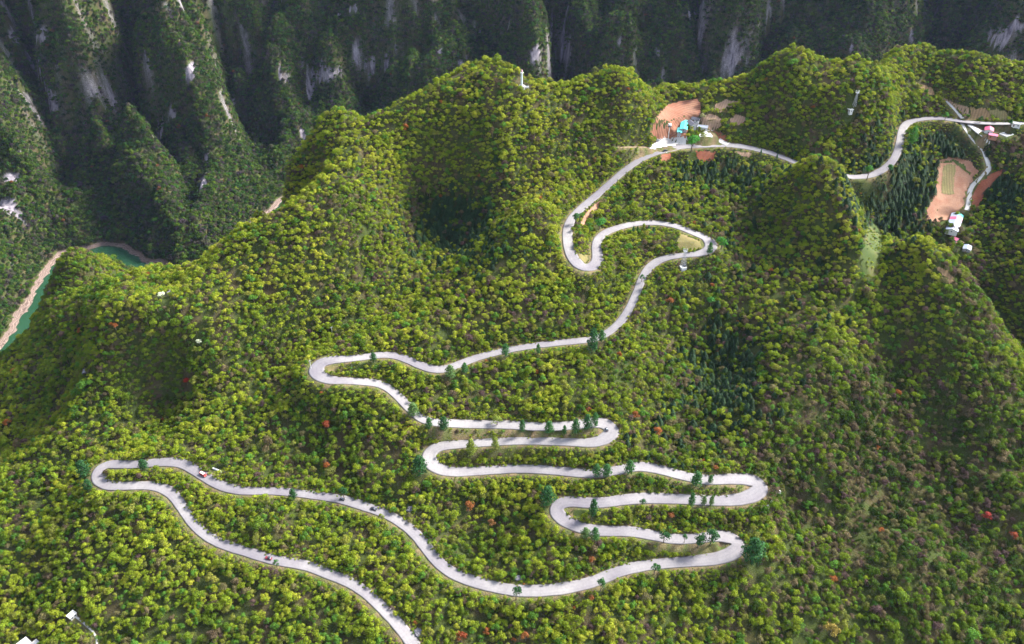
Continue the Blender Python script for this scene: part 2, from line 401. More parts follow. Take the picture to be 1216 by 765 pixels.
# ------------------------------------------------------------------ roads
def smooth1(a, n, passes=2):
    for _ in range(passes):
        p = np.pad(a, n, mode='edge'); k = np.ones(2 * n + 1) / (2 * n + 1)
        a = np.convolve(p, k, 'valid')
    return a
def catmull(pts, step=2.0):
    P = np.array(pts, float); out = []
    P = np.vstack([2 * P[0] - P[1], P, 2 * P[-1] - P[-2]])
    for i in range(1, len(P) - 2):
        p0, p1, p2, p3 = P[i - 1:i + 3]
        n = max(2, int(np.hypot(*(p2 - p1)[:2]) / step))
        for t in np.linspace(0, 1, n, endpoint=False):
            out.append(.5 * ((2 * p1) + (p2 - p0) * t + (2 * p0 - 5 * p1 + 4 * p2 - p3) * t * t + (3 * p1 - p0 - 3 * p2 + p3) * t ** 3))
    out.append(P[-2]); return np.array(out)
# photo pixel, width in metres
ROAD = [(510,800,7.6),(499,778,7.6),(485,757,7.6),(467,735,7.4),(449,717,7.2),(432,702,7.0),(412,690,7.2),(392,682,7.2),(365,672,7.0),(338,667,7.2),(318,663,7),(296,656,7),(276,650,7),(258,643,7),(243,634,6.8),(231,623,6.8),(222,611,6.8),
 (214,599,7),(206,588,7.6),(196,581,8),(182,577,7.6),(165,576.5,7.4),(146,577,7.6),(130,576.5,8.4),(119,571,9),(116,563.5,9.2),(119,556,9),(129,551.5,8.2),(146,551.5,7.6),(163,551.5,7.4),(182,549.5,7.8),(204,548.5,8.4),(218,551,8.2),(229,557,7.6),(241,564.5,7.6),
 (255,573,7.6),(270,579,7.6),(288,582.5,7.2),(310,583,6.6),(332,583.5,6.6),(356,586,6.6),(380,589,6.8),(403,592.5,7.2),(422,597.5,7.6),(441,604,7),(460,611,7.2),(477,621,7.4),(490,631,7.6),(500,642,7.8),(510,655,7.8),(520,667,8),(532,677,8),(547,685,8),(565,691,8.2),
 (588,697,8.2),(612,701,8.4),(636,701.5,8.4),(662,699.5,8.4),(688,695,8.2),(710,688.5,8),(730,680.5,7.8),(752,674,7.8),(778,670,7.6),(805,667.5,7.8),(832,665.5,8.4),(854,662.5,9.4),(871,656,10),(877,647,10.4),(870,639.5,10),(856,636.5,9),(838,638,7.6),(815,640,7.6),
 (792,639,7.8),(770,634.5,8),(748,631,8.2),(725,630.5,8.4),(705,629.5,8.6),(686,625,9),(670,617.5,10),(661,608,10.6),(663,599.5,10),(676,595.5,9.4),(696,597,8.8),(718,596.5,8.6),(740,593.5,8.8),(765,591.5,9),(795,592,8.8),(825,593.5,8.6),(855,594.5,8.8),
 (880,592.5,10),(897,586.5,11.5),(903,578.5,12),(896,571,11.5),(880,568.5,10),(860,569,9),(838,569.5,8.4),(818,566.5,8.2),(797,561,8.4),(777,556,8.6),(757,554,8.4),(735,558,7.6),(712,562,7.4),(688,561.5,7.8),(662,559,8),(636,557,8),(612,556.5,8.2),
 (586,558,8),(560,559.5,8.2),(537,560,8.8),(520,556,10),(510,547,11),(511,537,10.4),(521,530.5,9),(540,528,8),(562,526.5,7.6),(590,524.5,7.6),(620,523.5,7.4),(650,524,7.4),(680,525,7.8),(703,525.5,9),(720,520,11),(727,511.5,11.6),(718,503,11),
 (702,502,9.4),(680,505,8.6),(655,506.5,8.4),(630,506,8.4),(605,504.5,8.2),(580,504,8),(555,503.5,8.4),(534,502.5,8),(516,501.5,7.6),(501,497,7.4),(490,488,7.2),(480,478,7.2),(469,467,7.2),(457,458.5,7.4),(444,454.5,7.6),(426,453,7.2),(408,452,7.4),
 (392,451,9),(379,446,11),(375,438.5,12),(381,431,11),(394,427.5,9.4),(412,426,7.8),(432,424,7.2),(452,421.5,7),(470,422.5,7.4),(486,428,7.6),(500,434,8),(516,438.5,8.4),(531,437.5,8),(548,431.5,7.4),(567,424.5,7.2),(588,419,7),(612,414,6.8),
 (638,410,6.8),(664,407,6.8),(690,404.5,7),(708,401.5,7),(723,394,7),(735,384,7),(744,372,6.8),(751,359,6.6),(757,345,6.4),(762,332,6.6),(769,320,7.6),(780,310.5,8.4),(794,305.5,8),(812,303,7.6),(828,301.5,8.4),(841,297.5,10),(845,290.5,10.6),(839,283,9.2),
 (824,276.5,8),(806,269.5,7.8),(788,265.5,7.8),(770,264.5,7.8),(752,266,7.8),(735,270,7.8),(721,275,7.8),(712,281.5,7.8),(708.5,290,8.2),(709,301,8.8),(710,310,10),(703,317,11.5),(692,317,11.5),(683,310,10),(677,299,9),(674,286,8.4),(674,273,8.2),(677.5,262,8),
 (686,251.5,8),(697,241.5,8),(710,230.5,7.6),(724,218,7.4),(738,205.5,7.4),(752,195,7.6),(765,187,8),(780,181,9),(797,176.5,10),(815,173.5,10),(838,172.5,10),(860,172,10),(882,174,10),(902,178,9.4),(920,183,9),(938,190,8.4),(958,198,8),(978,204,8),(998,208.5,8.6),
 (1016,210,9),(1034,208,8.6),(1049,201,8),(1060,191,7.4),(1066,179,7),(1069,166,7),(1071,155,7.2),(1076,147,8),(1087,142.5,8),(1104,140.5,8),(1122,141,8.4),(1140,143.5,8),(1158,145.5,7.2),(1180,146.5,6.4),(1200,146.5,6.2),(1240,146,6.2)]
SIDE = [  # lesser tracks: (points, name, label)
 ([(1123,119,2.2),(1131,127,3.0),(1139,136,3.6),(1145,143,4)], 'path'),
 ([(1150,147,5),(1157,152,7),(1163,157,8),(1171,163,7)], 'path'),
 ([(1139,141,3.2),(1146,153,3.2),(1153,163,3.2),(1160,172,2.6),(1167,178,2.8),(1171,188,4),(1175,197,5),(1173,203,5),(1164,212,4.4),(1154,221,4.2),(1151,231,4.2),(1150,243,4.2),(1147,252,4.2)], 'path'),
 ([(866,172,9),(856,168,7),(849,162,7),(845,157,7)], 'path'),
 ([(88,731,1.2),(100,740,1.3),(108,748,1.2),(114,756,1.2),(116,780,1.2)], 'path'),
 ([(735,175.2,2.0),(748,174.6,2.4),(771,175,3)], 'dirt_path'),
]
def lay_road(pts, zs=8, nsm=14, h0=None):
    P = catmull(pts)
    x, y, z = hit(P[:, 0], P[:, 1])
    z = smooth1(z, nsm, 3)
    x, y = at_z(P[:, 0], P[:, 1], z)
    x, y = smooth1(x, 2, 1), smooth1(y, 2, 1)
    # resample evenly
    s = np.concatenate([[0], np.cumsum(np.hypot(np.diff(x), np.diff(y)))])
    t = np.arange(0, s[-1], 1.6)
    return np.stack([np.interp(t, s, x), np.interp(t, s, y), np.interp(t, s, smooth1(z, nsm, 1)), np.interp(t, s, P[:, 2]) , t], -1)
GZ_free = GZ.copy()
def hidden_fix(P):
    return P
def road_main():
    # stretch hidden behind the cone hill is bridged between its two visible ends
    P = catmull(ROAD); x, y, z = hit(P[:, 0], P[:, 1])
    hid = (P[:, 0] > 926) & (P[:, 0] < 1001) & (P[:, 1] < 214) & (P[:, 1] > 180)
    k = np.arange(len(P)); z[hid] = np.interp(k[hid], k[~hid], z[~hid])
    z = smooth1(z, 14, 3); x, y = at_z(P[:, 0], P[:, 1], z)
    x, y = smooth1(x, 2, 1), smooth1(y, 2, 1)
    s = np.concatenate([[0], np.cumsum(np.hypot(np.diff(x), np.diff(y)))]); t = np.arange(0, s[-1], 1.6)
    return np.stack([np.interp(t, s, x), np.interp(t, s, y), np.interp(t, s, z), np.interp(t, s, P[:, 2]), t], -1)
main = road_main()

def nearest(lines, xs, ys, reach):
    """distance from grid points to a set of centre lines: distance, line height, half width, sign of the side"""
    D = np.full(xs.shape, 1e6); Z = np.zeros(xs.shape); Wd = np.zeros(xs.shape)
    for ln in lines:
        for a in ln:
            i0, i1 = np.searchsorted(XS, [a[0] - reach, a[0] + reach]); j0, j1 = np.searchsorted(YS, [a[1] - reach, a[1] + reach])
            sx, sy = xs[j0:j1, i0:i1], ys[j0:j1, i0:i1]
            d = np.hypot(sx - a[0], sy - a[1]); e = d - a[3] / 2; cur = D[j0:j1, i0:i1]
            m = e < cur
            cur[m] = e[m]; Z[j0:j1, i0:i1][m] = a[2]; Wd[j0:j1, i0:i1][m] = a[3] / 2
    return D, Z, Wd
def cut(lines, flat=1.6, blend=9.0, drop=.35):
    global GZ
    D, Z, Wd = nearest(lines, GX, GY, 24)
    t = sstep(flat, flat + blend, D)
    GZ = np.where(D < 1e5, (Z - drop) * (1 - t) + GZ * t, GZ)
    return D
ROAD_D = cut([main])
side = []
for pts, nm in SIDE:
    side.append((nm, lay_road(pts, nsm=3)))
SIDE_D = cut([s[1] for s in side], .8, 5.0, .25)

def ribbon(name, ln, m, lift=.0, nac=9):
    x, y, z, w = ln[:, 0], ln[:, 1], ln[:, 2] + lift, ln[:, 3]
    tx, ty = np.gradient(x), np.gradient(y); L = np.hypot(tx, ty); nx, ny = -ty / L, tx / L
    nx, ny = smooth1(nx, 3, 1), smooth1(ny, 3, 1)
    us = np.linspace(-1, 1, nac); co = []; ac = []; al = []
    rag = 1 + .06 * perlin(ln[:, 4] / 6, ln[:, 4] * 0, 3)
    for u in us:
        k = w / 2 * u * (rag if abs(u) == 1 else 1)
        co.append(np.stack([x + nx * k, y + ny * k, z + .04 * (1 - u * u)], -1)); ac.append(np.full(len(x), 1 - abs(u))); al.append(ln[:, 4] / 5.0)
    # a skirt so the slab has an edge
    co = [co[0] - np.array([0, 0, .45])] + co + [co[-1] - np.array([0, 0, .45])]; ac = [ac[0]] + ac + [ac[-1]]; al = [al[0]] + al + [al[-1]]
    return grid_mesh(name, np.concatenate(co), len(co), len(x), m, {'across': np.concatenate(ac), 'along': np.concatenate(al)}, smooth=False)
# ------------------------------------------------------------------ clearings and fields
def inside(poly, x, y):
    r = np.zeros(x.shape, bool); n = len(poly)
    for i in range(n):
        (x1, y1), (x2, y2) = poly[i], poly[(i + 1) % n]
        m = ((y1 > y) != (y2 > y)); r ^= m & (x < (x2 - x1) * (y - y1) / (y2 - y1 + 1e-12) + x1)
    return r
def world_poly(px):
    P = []
    for i in range(len(px)):
        a, b = px[i], px[(i + 1) % len(px)]
        for t in (0, .34, .67): P.append((a[0] + (b[0] - a[0]) * t, a[1] + (b[1] - a[1]) * t))
    P = np.array(P); x, y, z = hit(P[:, 0], P[:, 1]); return list(zip(x, y))
MEADOW = []
CLEAR = []                                       # polygons without trees
def drape(name, px, m, lift=.2, cell=.9):
    poly = world_poly(px); CLEAR.append(poly)
    if name == 'grass_clearing': MEADOW.append(poly)
    xs = [p[0] for p in poly]; ys = [p[1] for p in poly]
    gx = np.arange(min(xs) - 1, max(xs) + 1, cell); gy = np.arange(min(ys) - 1, max(ys) + 1, cell)
    X, Y = np.meshgrid(gx, gy); Z = sample(X, Y) + lift
    cx, cy = X[:-1, :-1] + cell / 2, Y[:-1, :-1] + cell / 2
    jx = 1.1 * perlin(cx / 4, cy / 4, 50); jy = 1.1 * perlin(cx / 4, cy / 4, 51)
    k = inside(poly, cx + jx, cy + jy)
    # never over the road
    ci = np.clip(np.searchsorted(XS, cx), 0, len(XS) - 1); cj = np.clip(np.searchsorted(YS, cy), 0, len(YS) - 1)
    k &= (ROAD_D[cj, ci] > .9) & (SIDE_D[cj, ci] > .5)
    nj, ni = X.shape; idx = np.arange(ni * nj).reshape(nj, ni)
    q = np.stack([idx[:-1, :-1], idx[:-1, 1:], idx[1:, 1:], idx[1:, :-1]], -1)[k]
    used, inv = np.unique(q, return_inverse=True); inv = inv.reshape(q.shape)
    co = np.stack([X.ravel(), Y.ravel(), Z.ravel()], -1)[used]
    me = bpy.data.meshes.new(name); me.from_pydata([tuple(c) for c in co], [], [tuple(int(v) for v in f) for f in inv])
    me.polygons.foreach_set('use_smooth', [True] * len(me.polygons)); me.materials.append(m)
    return tag(link(name, me), kind='structure')
M_ORCH = field_material('red terraced soil', (0.165, 0.066, 0.040), (0.190, 0.088, 0.055), (0.20, 0.11, 0.07), .13, 115, .24)
M_RED = field_material('red earth', (0.165, 0.050, 0.026), (0.18, 0.064, 0.036), (0.155, 0.070, 0.045), .5, 20, .15)
M_TAN = field_material('tan ploughed soil', (0.169, 0.105, 0.067), (0.198, 0.131, 0.088), (0.177, 0.126, 0.071), .14, 28, .12)
M_BROWN = field_material('brown fallow soil', (0.139, 0.088, 0.042), (0.160, 0.105, 0.055), (0.126, 0.101, 0.038), .12, 30, .15)
M_ORANGE = field_material('orange bare soil', (0.185, 0.092, 0.058), (0.205, 0.115, 0.075), (0.175, 0.080, 0.050), .5, 75, .08)
M_GREENF = field_material('young crop rows', (0.095, 0.085, 0.032), (0.125, 0.105, 0.045), (0.16, 0.10, 0.055), .13, 8, .1)
M_GRASS = field_material('rough grass', (0.026, 0.044, 0.008), (0.046, 0.060, 0.013), (0.085, 0.068, 0.026), .3, 40, .05)
M_VERGE = field_material('dry verge grass', (0.084, 0.080, 0.025), (0.118, 0.097, 0.038), (0.143, 0.101, 0.055), .3, 40, .05)
FIELDS = [
 ([(771,163),(773,152),(782,137),(793,124),(812,119.5),(828,118.5),(833,125),(832,135),(824,142),(817,147),(815,164),(795,166),(776,166)], M_ORCH, 'field'),
 ([(832,140),(846,135),(856,141),(856,152),(845,156),(833,150)], M_TAN, 'field'),
 ([(848,125),(862,118.5),(878,119.5),(874,126),(862,128),(855,134),(849,132)], M_TAN, 'field'),
 ([(866,143),(874,136.5),(884,138),(888,142),(880,148),(869,149)], M_TAN, 'field'),
 ([(846,156),(852,156),(866,166),(862,169),(855,166)], M_RED, 'field'),
 ([(826,180),(850,180),(847,191),(828,190)], M_RED, 'field'),
 ([(786,184),(797,182),(796,190),(784,192)], M_RED, 'field'),
 ([(871,179),(893,182),(889,189),(881,187)], M_TAN, 'field'),
 ([(1112,115),(1121,117),(1134,123),(1150,128),(1152,135),(1146,140),(1136,130),(1124,122)], M_TAN, 'field'),
 ([(1151,128),(1170,130),(1176,137),(1185,143),(1148,142),(1153,135)], M_BROWN, 'field'),
 ([(1171,130),(1187,130),(1197,136),(1204,143),(1188,143.5),(1178,137)], M_GREENF, 'field'),
 ([(1086,98),(1097,101),(1107,106),(1111,113),(1104,112),(1094,106)], M_BROWN, 'field'),
 ([(1115,192),(1127,187),(1140,187),(1152,193),(1162,203),(1155,213),(1148,226),(1145,243),(1137,255),(1124,262),(1108,264),(1100,261),(1101,249),(1110,232),(1113,208)], M_ORANGE, 'field'),
 ([(1120,197),(1135,196),(1133,215),(1132,232),(1118,230),(1119,212)], M_GREENF, 'crop_strip'),
 ([(1117,194),(1124,190.5),(1134,191),(1144,196),(1151,204),(1153,209),(1150,207),(1142,199),(1133,193.5),(1124,193)], M_GRASS, 'terrace_bank'),
 ([(1177,206),(1193,200),(1186,211),(1172,226),(1164,241),(1163,250),(1154,250),(1154,236),(1158,224),(1168,214)], M_RED, 'field'),
 ([(1028,268),(1040,266),(1048,284),(1046,300),(1044,326),(1034,338),(1024,328),(1021,300)], M_GRASS, 'grass_clearing'),
 ([(719,236),(712,246),(701,257),(693,270),(689,266),(697,252),(708,241)], M_ORANGE, 'earth_bank'),
 ([(686,300),(692,303),(703,304),(702,311),(694,312),(687,306)], M_VERGE, 'grass_verge'),
 ([(808,277),(822,283),(834,288),(836,294),(822,298),(806,297),(804,286)], M_VERGE, 'grass_verge'),
 ([(388,434),(398,431),(404,438),(398,446),(389,443)], M_VERGE, 'grass_verge'),
 ([(672,605),(684,602),(700,603),(696,612),(690,617),(678,612)], M_GRASS, 'grass_verge'),
 ([(842,645),(858,642),(866,647),(861,654),(846,657)], M_GRASS, 'grass_verge'),
 ([(1110,316),(1124,322),(1134,332),(1128,338),(1118,326)], M_BROWN, 'field'),
]
# ground levelled for yards and buildings before anything is laid on it
def level(px, py, r):
    global GZ
    x, y, z = hit(px, py); d = np.hypot(GX - x[0], GY - y[0]); t = sstep(r, r + 6, d)
    GZ = (z[0] - .1) * (1 - t) + GZ * t
for q in ((800,171,11),(788,173,9),(811.5,155,8),(822,151,8),(836,158,9),(1174,157,8),(1195,160,8),(1204,148,5),(1133,267,15),(1133,287,5),(1140,292,5),(1148,298,6),(27,771,7),(86.5,733,3),(43,766.5,3)):
    level(*q)
for px, m, nm in FIELDS:
    drape(nm, px, m, .42 if nm in ('crop_strip', 'terrace_bank') else .2)
PLAZA = [(771,177),(779,168),(783,164.5),(800,163.8),(816,163.5),(817,170),(812,176),(800,180),(784,184)]
M_PLAZA = noisy('plaza concrete', [(.3, (0.261, 0.253, 0.245)), (.7, (0.312, 0.303, 0.299))], .25, .8)
M_ROAD = concrete_material()
M_TRACK = noisy('track concrete', [(.3, (0.27, 0.26, 0.245)), (.7, (0.33, 0.32, 0.305))], .3, .85)
M_DIRT = noisy('trodden earth', [(.3, (0.126, 0.088, 0.055)), (.7, (0.177, 0.131, 0.084))], .3, .95)
_hold = ROAD_D.copy(); ROAD_D[:] = np.where(ROAD_D < 1.0, ROAD_D, ROAD_D)
drape('parking_area', PLAZA, M_PLAZA, .3)
for px in ([(830,160),(838,155),(847,155),(849,161),(843,165),(832,164)], [(1150,148),(1160,151),(1172,157),(1170,164),(1176,170),(1170,171),(1160,163),(1150,156)], [(690,319),(704,319),(702,325),(692,326)]):
    drape('forecourt', px, M_TRACK, .3)
ribbon('road', main, M_ROAD); bpy.data.objects['road']['kind'] = 'structure'
for nm, ln in side:
    tag(ribbon(nm, ln, M_DIRT if nm == 'dirt_path' else M_TRACK, .05, 5), kind='structure')

# ------------------------------------------------------------------ terrain mesh
RD = np.minimum(ROAD_D, SIDE_D + .4)
PXg, PYg, Fg = project(GX, GY, GZ)
FD, _ = foot_dist(GX, GY)
near = FD < 0
n1 = perlin(GX / 14, GY / 14, 61); n2 = perlin(GX / 5, GY / 5, 62)
ground = np.empty(GX.shape + (4,)); ground[..., 3] = 1
ground[..., :3] = np.array((.034, .046, .012))
tt = sstep(-.2, .5, n1)[..., None]
ground[..., :3] = ground[..., :3] * (1 - tt) + np.array((.05, .042, .02)) * tt
vb = (1 - sstep(1.2, 4.5, RD + 1.6 * n2))[..., None]
verge = np.array((.075, .085, .028)) * (1 - sstep(-.3, .3, n2)[..., None]) + np.array((.13, .095, .055)) * sstep(-.3, .3, n2)[..., None]
ground[..., :3] = ground[..., :3] * (1 - vb) + verge * vb
ROCKS = [(45,42,8,6),(20,45,7,5),(50,4,5,3),(64,3,4,3),(228,84,7,10),(205,134,8,8),(190,155,5,6),(136,122,6,8),(62,122,5,8),(22,178,5,5),(16,212,12,7),(10,245,12,10),(30,262,6,10),
 (385,86,17,8),(368,104,6,16),(331,86,3,9),(360,160,6,5),(420,72,6,5),(437,78,5,10),(404,86,4,6),(468,62,5,6),(456,75,4,6),(672,60,9,16),(636,66,4,12),(655,45,4,8),(820,15,8,6),(946,30,6,5),(870,75,4,6),(930,22,4,4),(1190,42,19,10),(1208,30,9,6),
 (240,215,4,11),(278,122,3,8),(248,190,4,6),(420,8,6,4),(404,20,3,5),(1012,60,3,5),(780,60,4,5),(550,75,4,6),(520,60,4,4),(575,40,3,6),(735,45,4,6),(1080,40,4,8)]
rock = np.zeros(GX.shape)
wx = PXg + 7 * perlin(GX / 26, GY / 26, 71); wy = PYg + 7 * perlin(GX / 26, GY / 26, 72)
for a, b, c, d in ROCKS:
    e = ((wx - a) / (c * .95)) ** 2 + ((wy - b) / (d * .95)) ** 2
    rock = np.maximum(rock, np.exp(-e * .9) * 1.15)
for (a0, b0, a1, b1, w) in ((28,62,52,88,3),(52,88,66,128,3),(8,330,30,300,3)):
    L = math.hypot(a1 - a0, b1 - b0); t = np.clip(((wx - a0) * (a1 - a0) + (wy - b0) * (b1 - b0)) / L ** 2, 0, 1)
    e = np.hypot(wx - a0 - t * (a1 - a0), wy - b0 - t * (b1 - b0)) / w; rock = np.maximum(rock, np.exp(-e * e) * .85)
gy_, gx_ = np.gradient(GZ, YS, XS); steep = np.hypot(gx_, gy_)
rock = rock * (FD > 12)
rock = np.maximum(rock, (sstep(2.6, 3.6, steep) * (.35 + .5 * perlin(GX / 30, GY / 30, 77))) * (FD > 12) * .8)
terrain = grid_mesh('terrain', np.stack([GX, GY, GZ], -1).reshape(-1, 3), *GX.shape, terrain_material(),
                    {'ground': ground.reshape(-1, 4), 'rock': rock.ravel()})
terrain['kind'] = 'structure'
wm = bpy.data.meshes.new('river'); wm.from_pydata([(-2600, 350, 0), (150, 350, 0), (150, 1650, 0), (-2600, 1650, 0)], [], [(0, 1, 2, 3)])
wm.materials.append(water_material()); tag(link('river', wm), kind='structure')

# ------------------------------------------------------------------ tree models
def leaf_mesh(name, kind, seed, nleaf=620, sparse=1.0):
    r = np.random.default_rng(seed)
    V = []; Fc = []; Li = []
    def leaf(p, n, s, li):
        n = n / (np.linalg.norm(n) + 1e-9); u = np.cross(n, r.normal(size=3)); u /= np.linalg.norm(u) + 1e-9; w = np.cross(n, u)
        a = r.uniform(.7, 1.2); k = len(V)
        V.extend([p - u * s * a, p - w * s * .75, p + u * s * a, p + w * s * .75]); Fc.append((k, k + 1, k + 2, k + 3)); Li.extend([li] * 4)
    if kind == 'broad':
        nc = r.integers(9, 14); cs = []
        for k in range(nc):
            a = r.uniform(0, 2 * np.pi); q = math.sqrt(r.uniform(0, 1)) * .66 if k else 0
            cs.append((np.array([q * math.cos(a), q * math.sin(a), .95 + .62 * (1 - q * 1.25) + r.uniform(-.22, .16)]), r.uniform(.26, .46)))
        for k in range(nleaf):
            c, rad = cs[r.integers(nc)]
            d = r.normal(size=3); d /= np.linalg.norm(d)
            if d[2] < -.35: d[2] *= -.6
            p = c + d * rad * r.uniform(.72, 1.08) * np.array([1, 1, .82])
            li = 1 + .0 * d[2]
            ci = (hash((seed, round(c[0], 3))) % 100) / 100
            leaf(p, d + r.normal(size=3) * .38, r.uniform(.06, .105), (.82 + .36 * ci) * r.uniform(.85, 1.15))
    elif kind == 'conifer':
        for k in range(nleaf):
            t = r.uniform(0, 1) ** .8; tier = (math.floor(t * 7) + r.uniform(.2, 1)) / 7
            rad = .95 * (1 - tier) ** .8 + .04; rr = rad * math.sqrt(r.uniform(.25, 1)); a = r.uniform(0, 2 * np.pi)
            p = np.array([rr * math.cos(a), rr * math.sin(a), .30 + tier * 2.3 - rr * .35])
            leaf(p, np.array([math.cos(a) * .6, math.sin(a) * .6, .8]) + r.normal(size=3) * .3, r.uniform(.08, .13), r.uniform(.75, 1.2))
    elif kind == 'tall':                         # upright roadside tree, crown taller than wide
        nc = 15; cs = []
        for k in range(nc):
            t = (k + .5) / nc; a = k * 2.4 + r.uniform(-.4, .4); q = .42 * math.sin(math.pi * min(.95, t * .8 + .18)) * r.uniform(.7, 1.15)
            cs.append((np.array([q * math.cos(a), q * math.sin(a), .45 + 1.95 * t]), r.uniform(.34, .50) * (1.1 - .45 * t)))
        for k in range(nleaf):
            c, rad = cs[r.integers(nc)]; d = r.normal(size=3); d /= np.linalg.norm(d)
            leaf(c + d * rad * r.uniform(.6, 1.15), d + r.normal(size=3) * .45, r.uniform(.07, .115), r.uniform(.7, 1.25))
    me = bpy.data.meshes.new(name); me.from_pydata([tuple(v) for v in V], [], Fc)
    at = me.attributes.new('lightness', 'FLOAT_COLOR', 'POINT'); c = np.ones((len(V), 4), np.float32); c[:, :3] = np.array(Li)[:, None]
    at.data.foreach_set('color', c.ravel()); me.materials.append(M_LEAF); return me
def trunk_mesh(name, kind, seed):
    r = random.Random(seed); b = MB()
    top = {'broad': 1.25, 'conifer': 2.4, 'tall': 2.1}[kind]
    p0 = Vector((0, 0, -.5)); p1 = Vector((r.uniform(-.05, .05), r.uniform(-.05, .05), .45)); p2 = Vector((r.uniform(-.12, .12), r.uniform(-.12, .12), top))
    tk = .10 if kind == 'broad' else .06; b.bar(p0, p1, tk, tk * .75); b.bar(p1, p2, tk * .75, .015)
    if kind != 'conifer':
        for k in range(5):
            a = k * 1.257 + r.uniform(-.3, .3); t = r.uniform(.1, .6); q = p1.lerp(p2, t); l = r.uniform(.4, .62)
            b.bar(q, q + Vector((math.cos(a) * l, math.sin(a) * l, r.uniform(.3, .6))), .035, .01, 5)
    me = bpy.data.meshes.new(name); me.from_pydata(b.v, [], b.f); me.materials.append(M_BARK); return me
KINDS = ['broad'] * 7 + ['conifer'] * 2 + ['tall'] * 3
CROWN = [leaf_mesh('crown', k, 100 + i, 560 if k == 'broad' else 700 if k == 'conifer' else 900) for i, k in enumerate(KINDS)]
TRUNK = [trunk_mesh('trunk', k, 200 + i) for i, k in enumerate(KINDS)]
protos = bpy.data.collections.new('tree_models')       # not part of the scene: only the scattered wood reads it
for i, k in enumerate(KINDS):
    bmj = bmesh.new(); bmj.from_mesh(CROWN[i]); bmj.from_mesh(TRUNK[i])
    me = bpy.data.meshes.new('tree_%02d' % i); nf = len(CROWN[i].polygons)
    bmj.faces.ensure_lookup_table()
    for f in bmj.faces[nf:]: f.material_index = 1
    bmj.to_mesh(me); bmj.free(); me.materials.append(M_LEAF); me.materials.append(M_BARK)
    # branch tint stays neutral
    protos.objects.link(bpy.data.objects.new('tree_%02d' % i, me))

# ------------------------------------------------------------------ where trees grow
BLOBS = [  # photo column, row, radii, change of yellow-brightness (leaf colour with lit flanks and shaded slopes and hollows painted in), share of bare brownish trees, share of conifers
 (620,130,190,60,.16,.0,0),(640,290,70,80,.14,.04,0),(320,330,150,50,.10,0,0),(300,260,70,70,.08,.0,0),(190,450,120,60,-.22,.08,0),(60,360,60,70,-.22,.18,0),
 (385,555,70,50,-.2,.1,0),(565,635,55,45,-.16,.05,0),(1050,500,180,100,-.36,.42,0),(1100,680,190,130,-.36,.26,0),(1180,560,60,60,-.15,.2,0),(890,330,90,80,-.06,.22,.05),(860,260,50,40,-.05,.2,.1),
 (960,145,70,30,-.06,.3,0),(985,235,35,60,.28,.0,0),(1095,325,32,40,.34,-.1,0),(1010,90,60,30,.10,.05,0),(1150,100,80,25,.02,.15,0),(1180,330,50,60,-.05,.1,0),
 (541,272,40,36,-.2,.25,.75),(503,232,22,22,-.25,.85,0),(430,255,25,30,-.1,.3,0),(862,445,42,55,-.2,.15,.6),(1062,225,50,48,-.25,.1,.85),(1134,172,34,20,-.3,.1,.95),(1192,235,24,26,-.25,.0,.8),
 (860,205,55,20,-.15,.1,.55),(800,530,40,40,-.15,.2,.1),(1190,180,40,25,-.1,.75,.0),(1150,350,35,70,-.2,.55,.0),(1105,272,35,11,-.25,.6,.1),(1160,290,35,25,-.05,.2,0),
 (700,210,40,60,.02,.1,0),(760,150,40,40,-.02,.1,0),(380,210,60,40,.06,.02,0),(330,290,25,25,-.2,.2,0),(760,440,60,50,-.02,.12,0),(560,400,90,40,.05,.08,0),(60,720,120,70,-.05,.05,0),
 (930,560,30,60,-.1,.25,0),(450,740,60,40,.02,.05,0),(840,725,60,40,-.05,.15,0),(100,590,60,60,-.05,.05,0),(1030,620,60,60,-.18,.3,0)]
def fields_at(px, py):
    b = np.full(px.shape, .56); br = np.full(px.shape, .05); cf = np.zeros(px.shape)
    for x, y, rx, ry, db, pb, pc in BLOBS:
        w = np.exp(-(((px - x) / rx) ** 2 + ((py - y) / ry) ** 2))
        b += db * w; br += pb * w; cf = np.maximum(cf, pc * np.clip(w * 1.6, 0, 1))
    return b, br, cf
TINTS = np.array([(.022,.046,.007),(.060,.104,.010),(.112,.166,.012),(.168,.216,.015),(.225,.255,.021),(.280,.285,.028)])
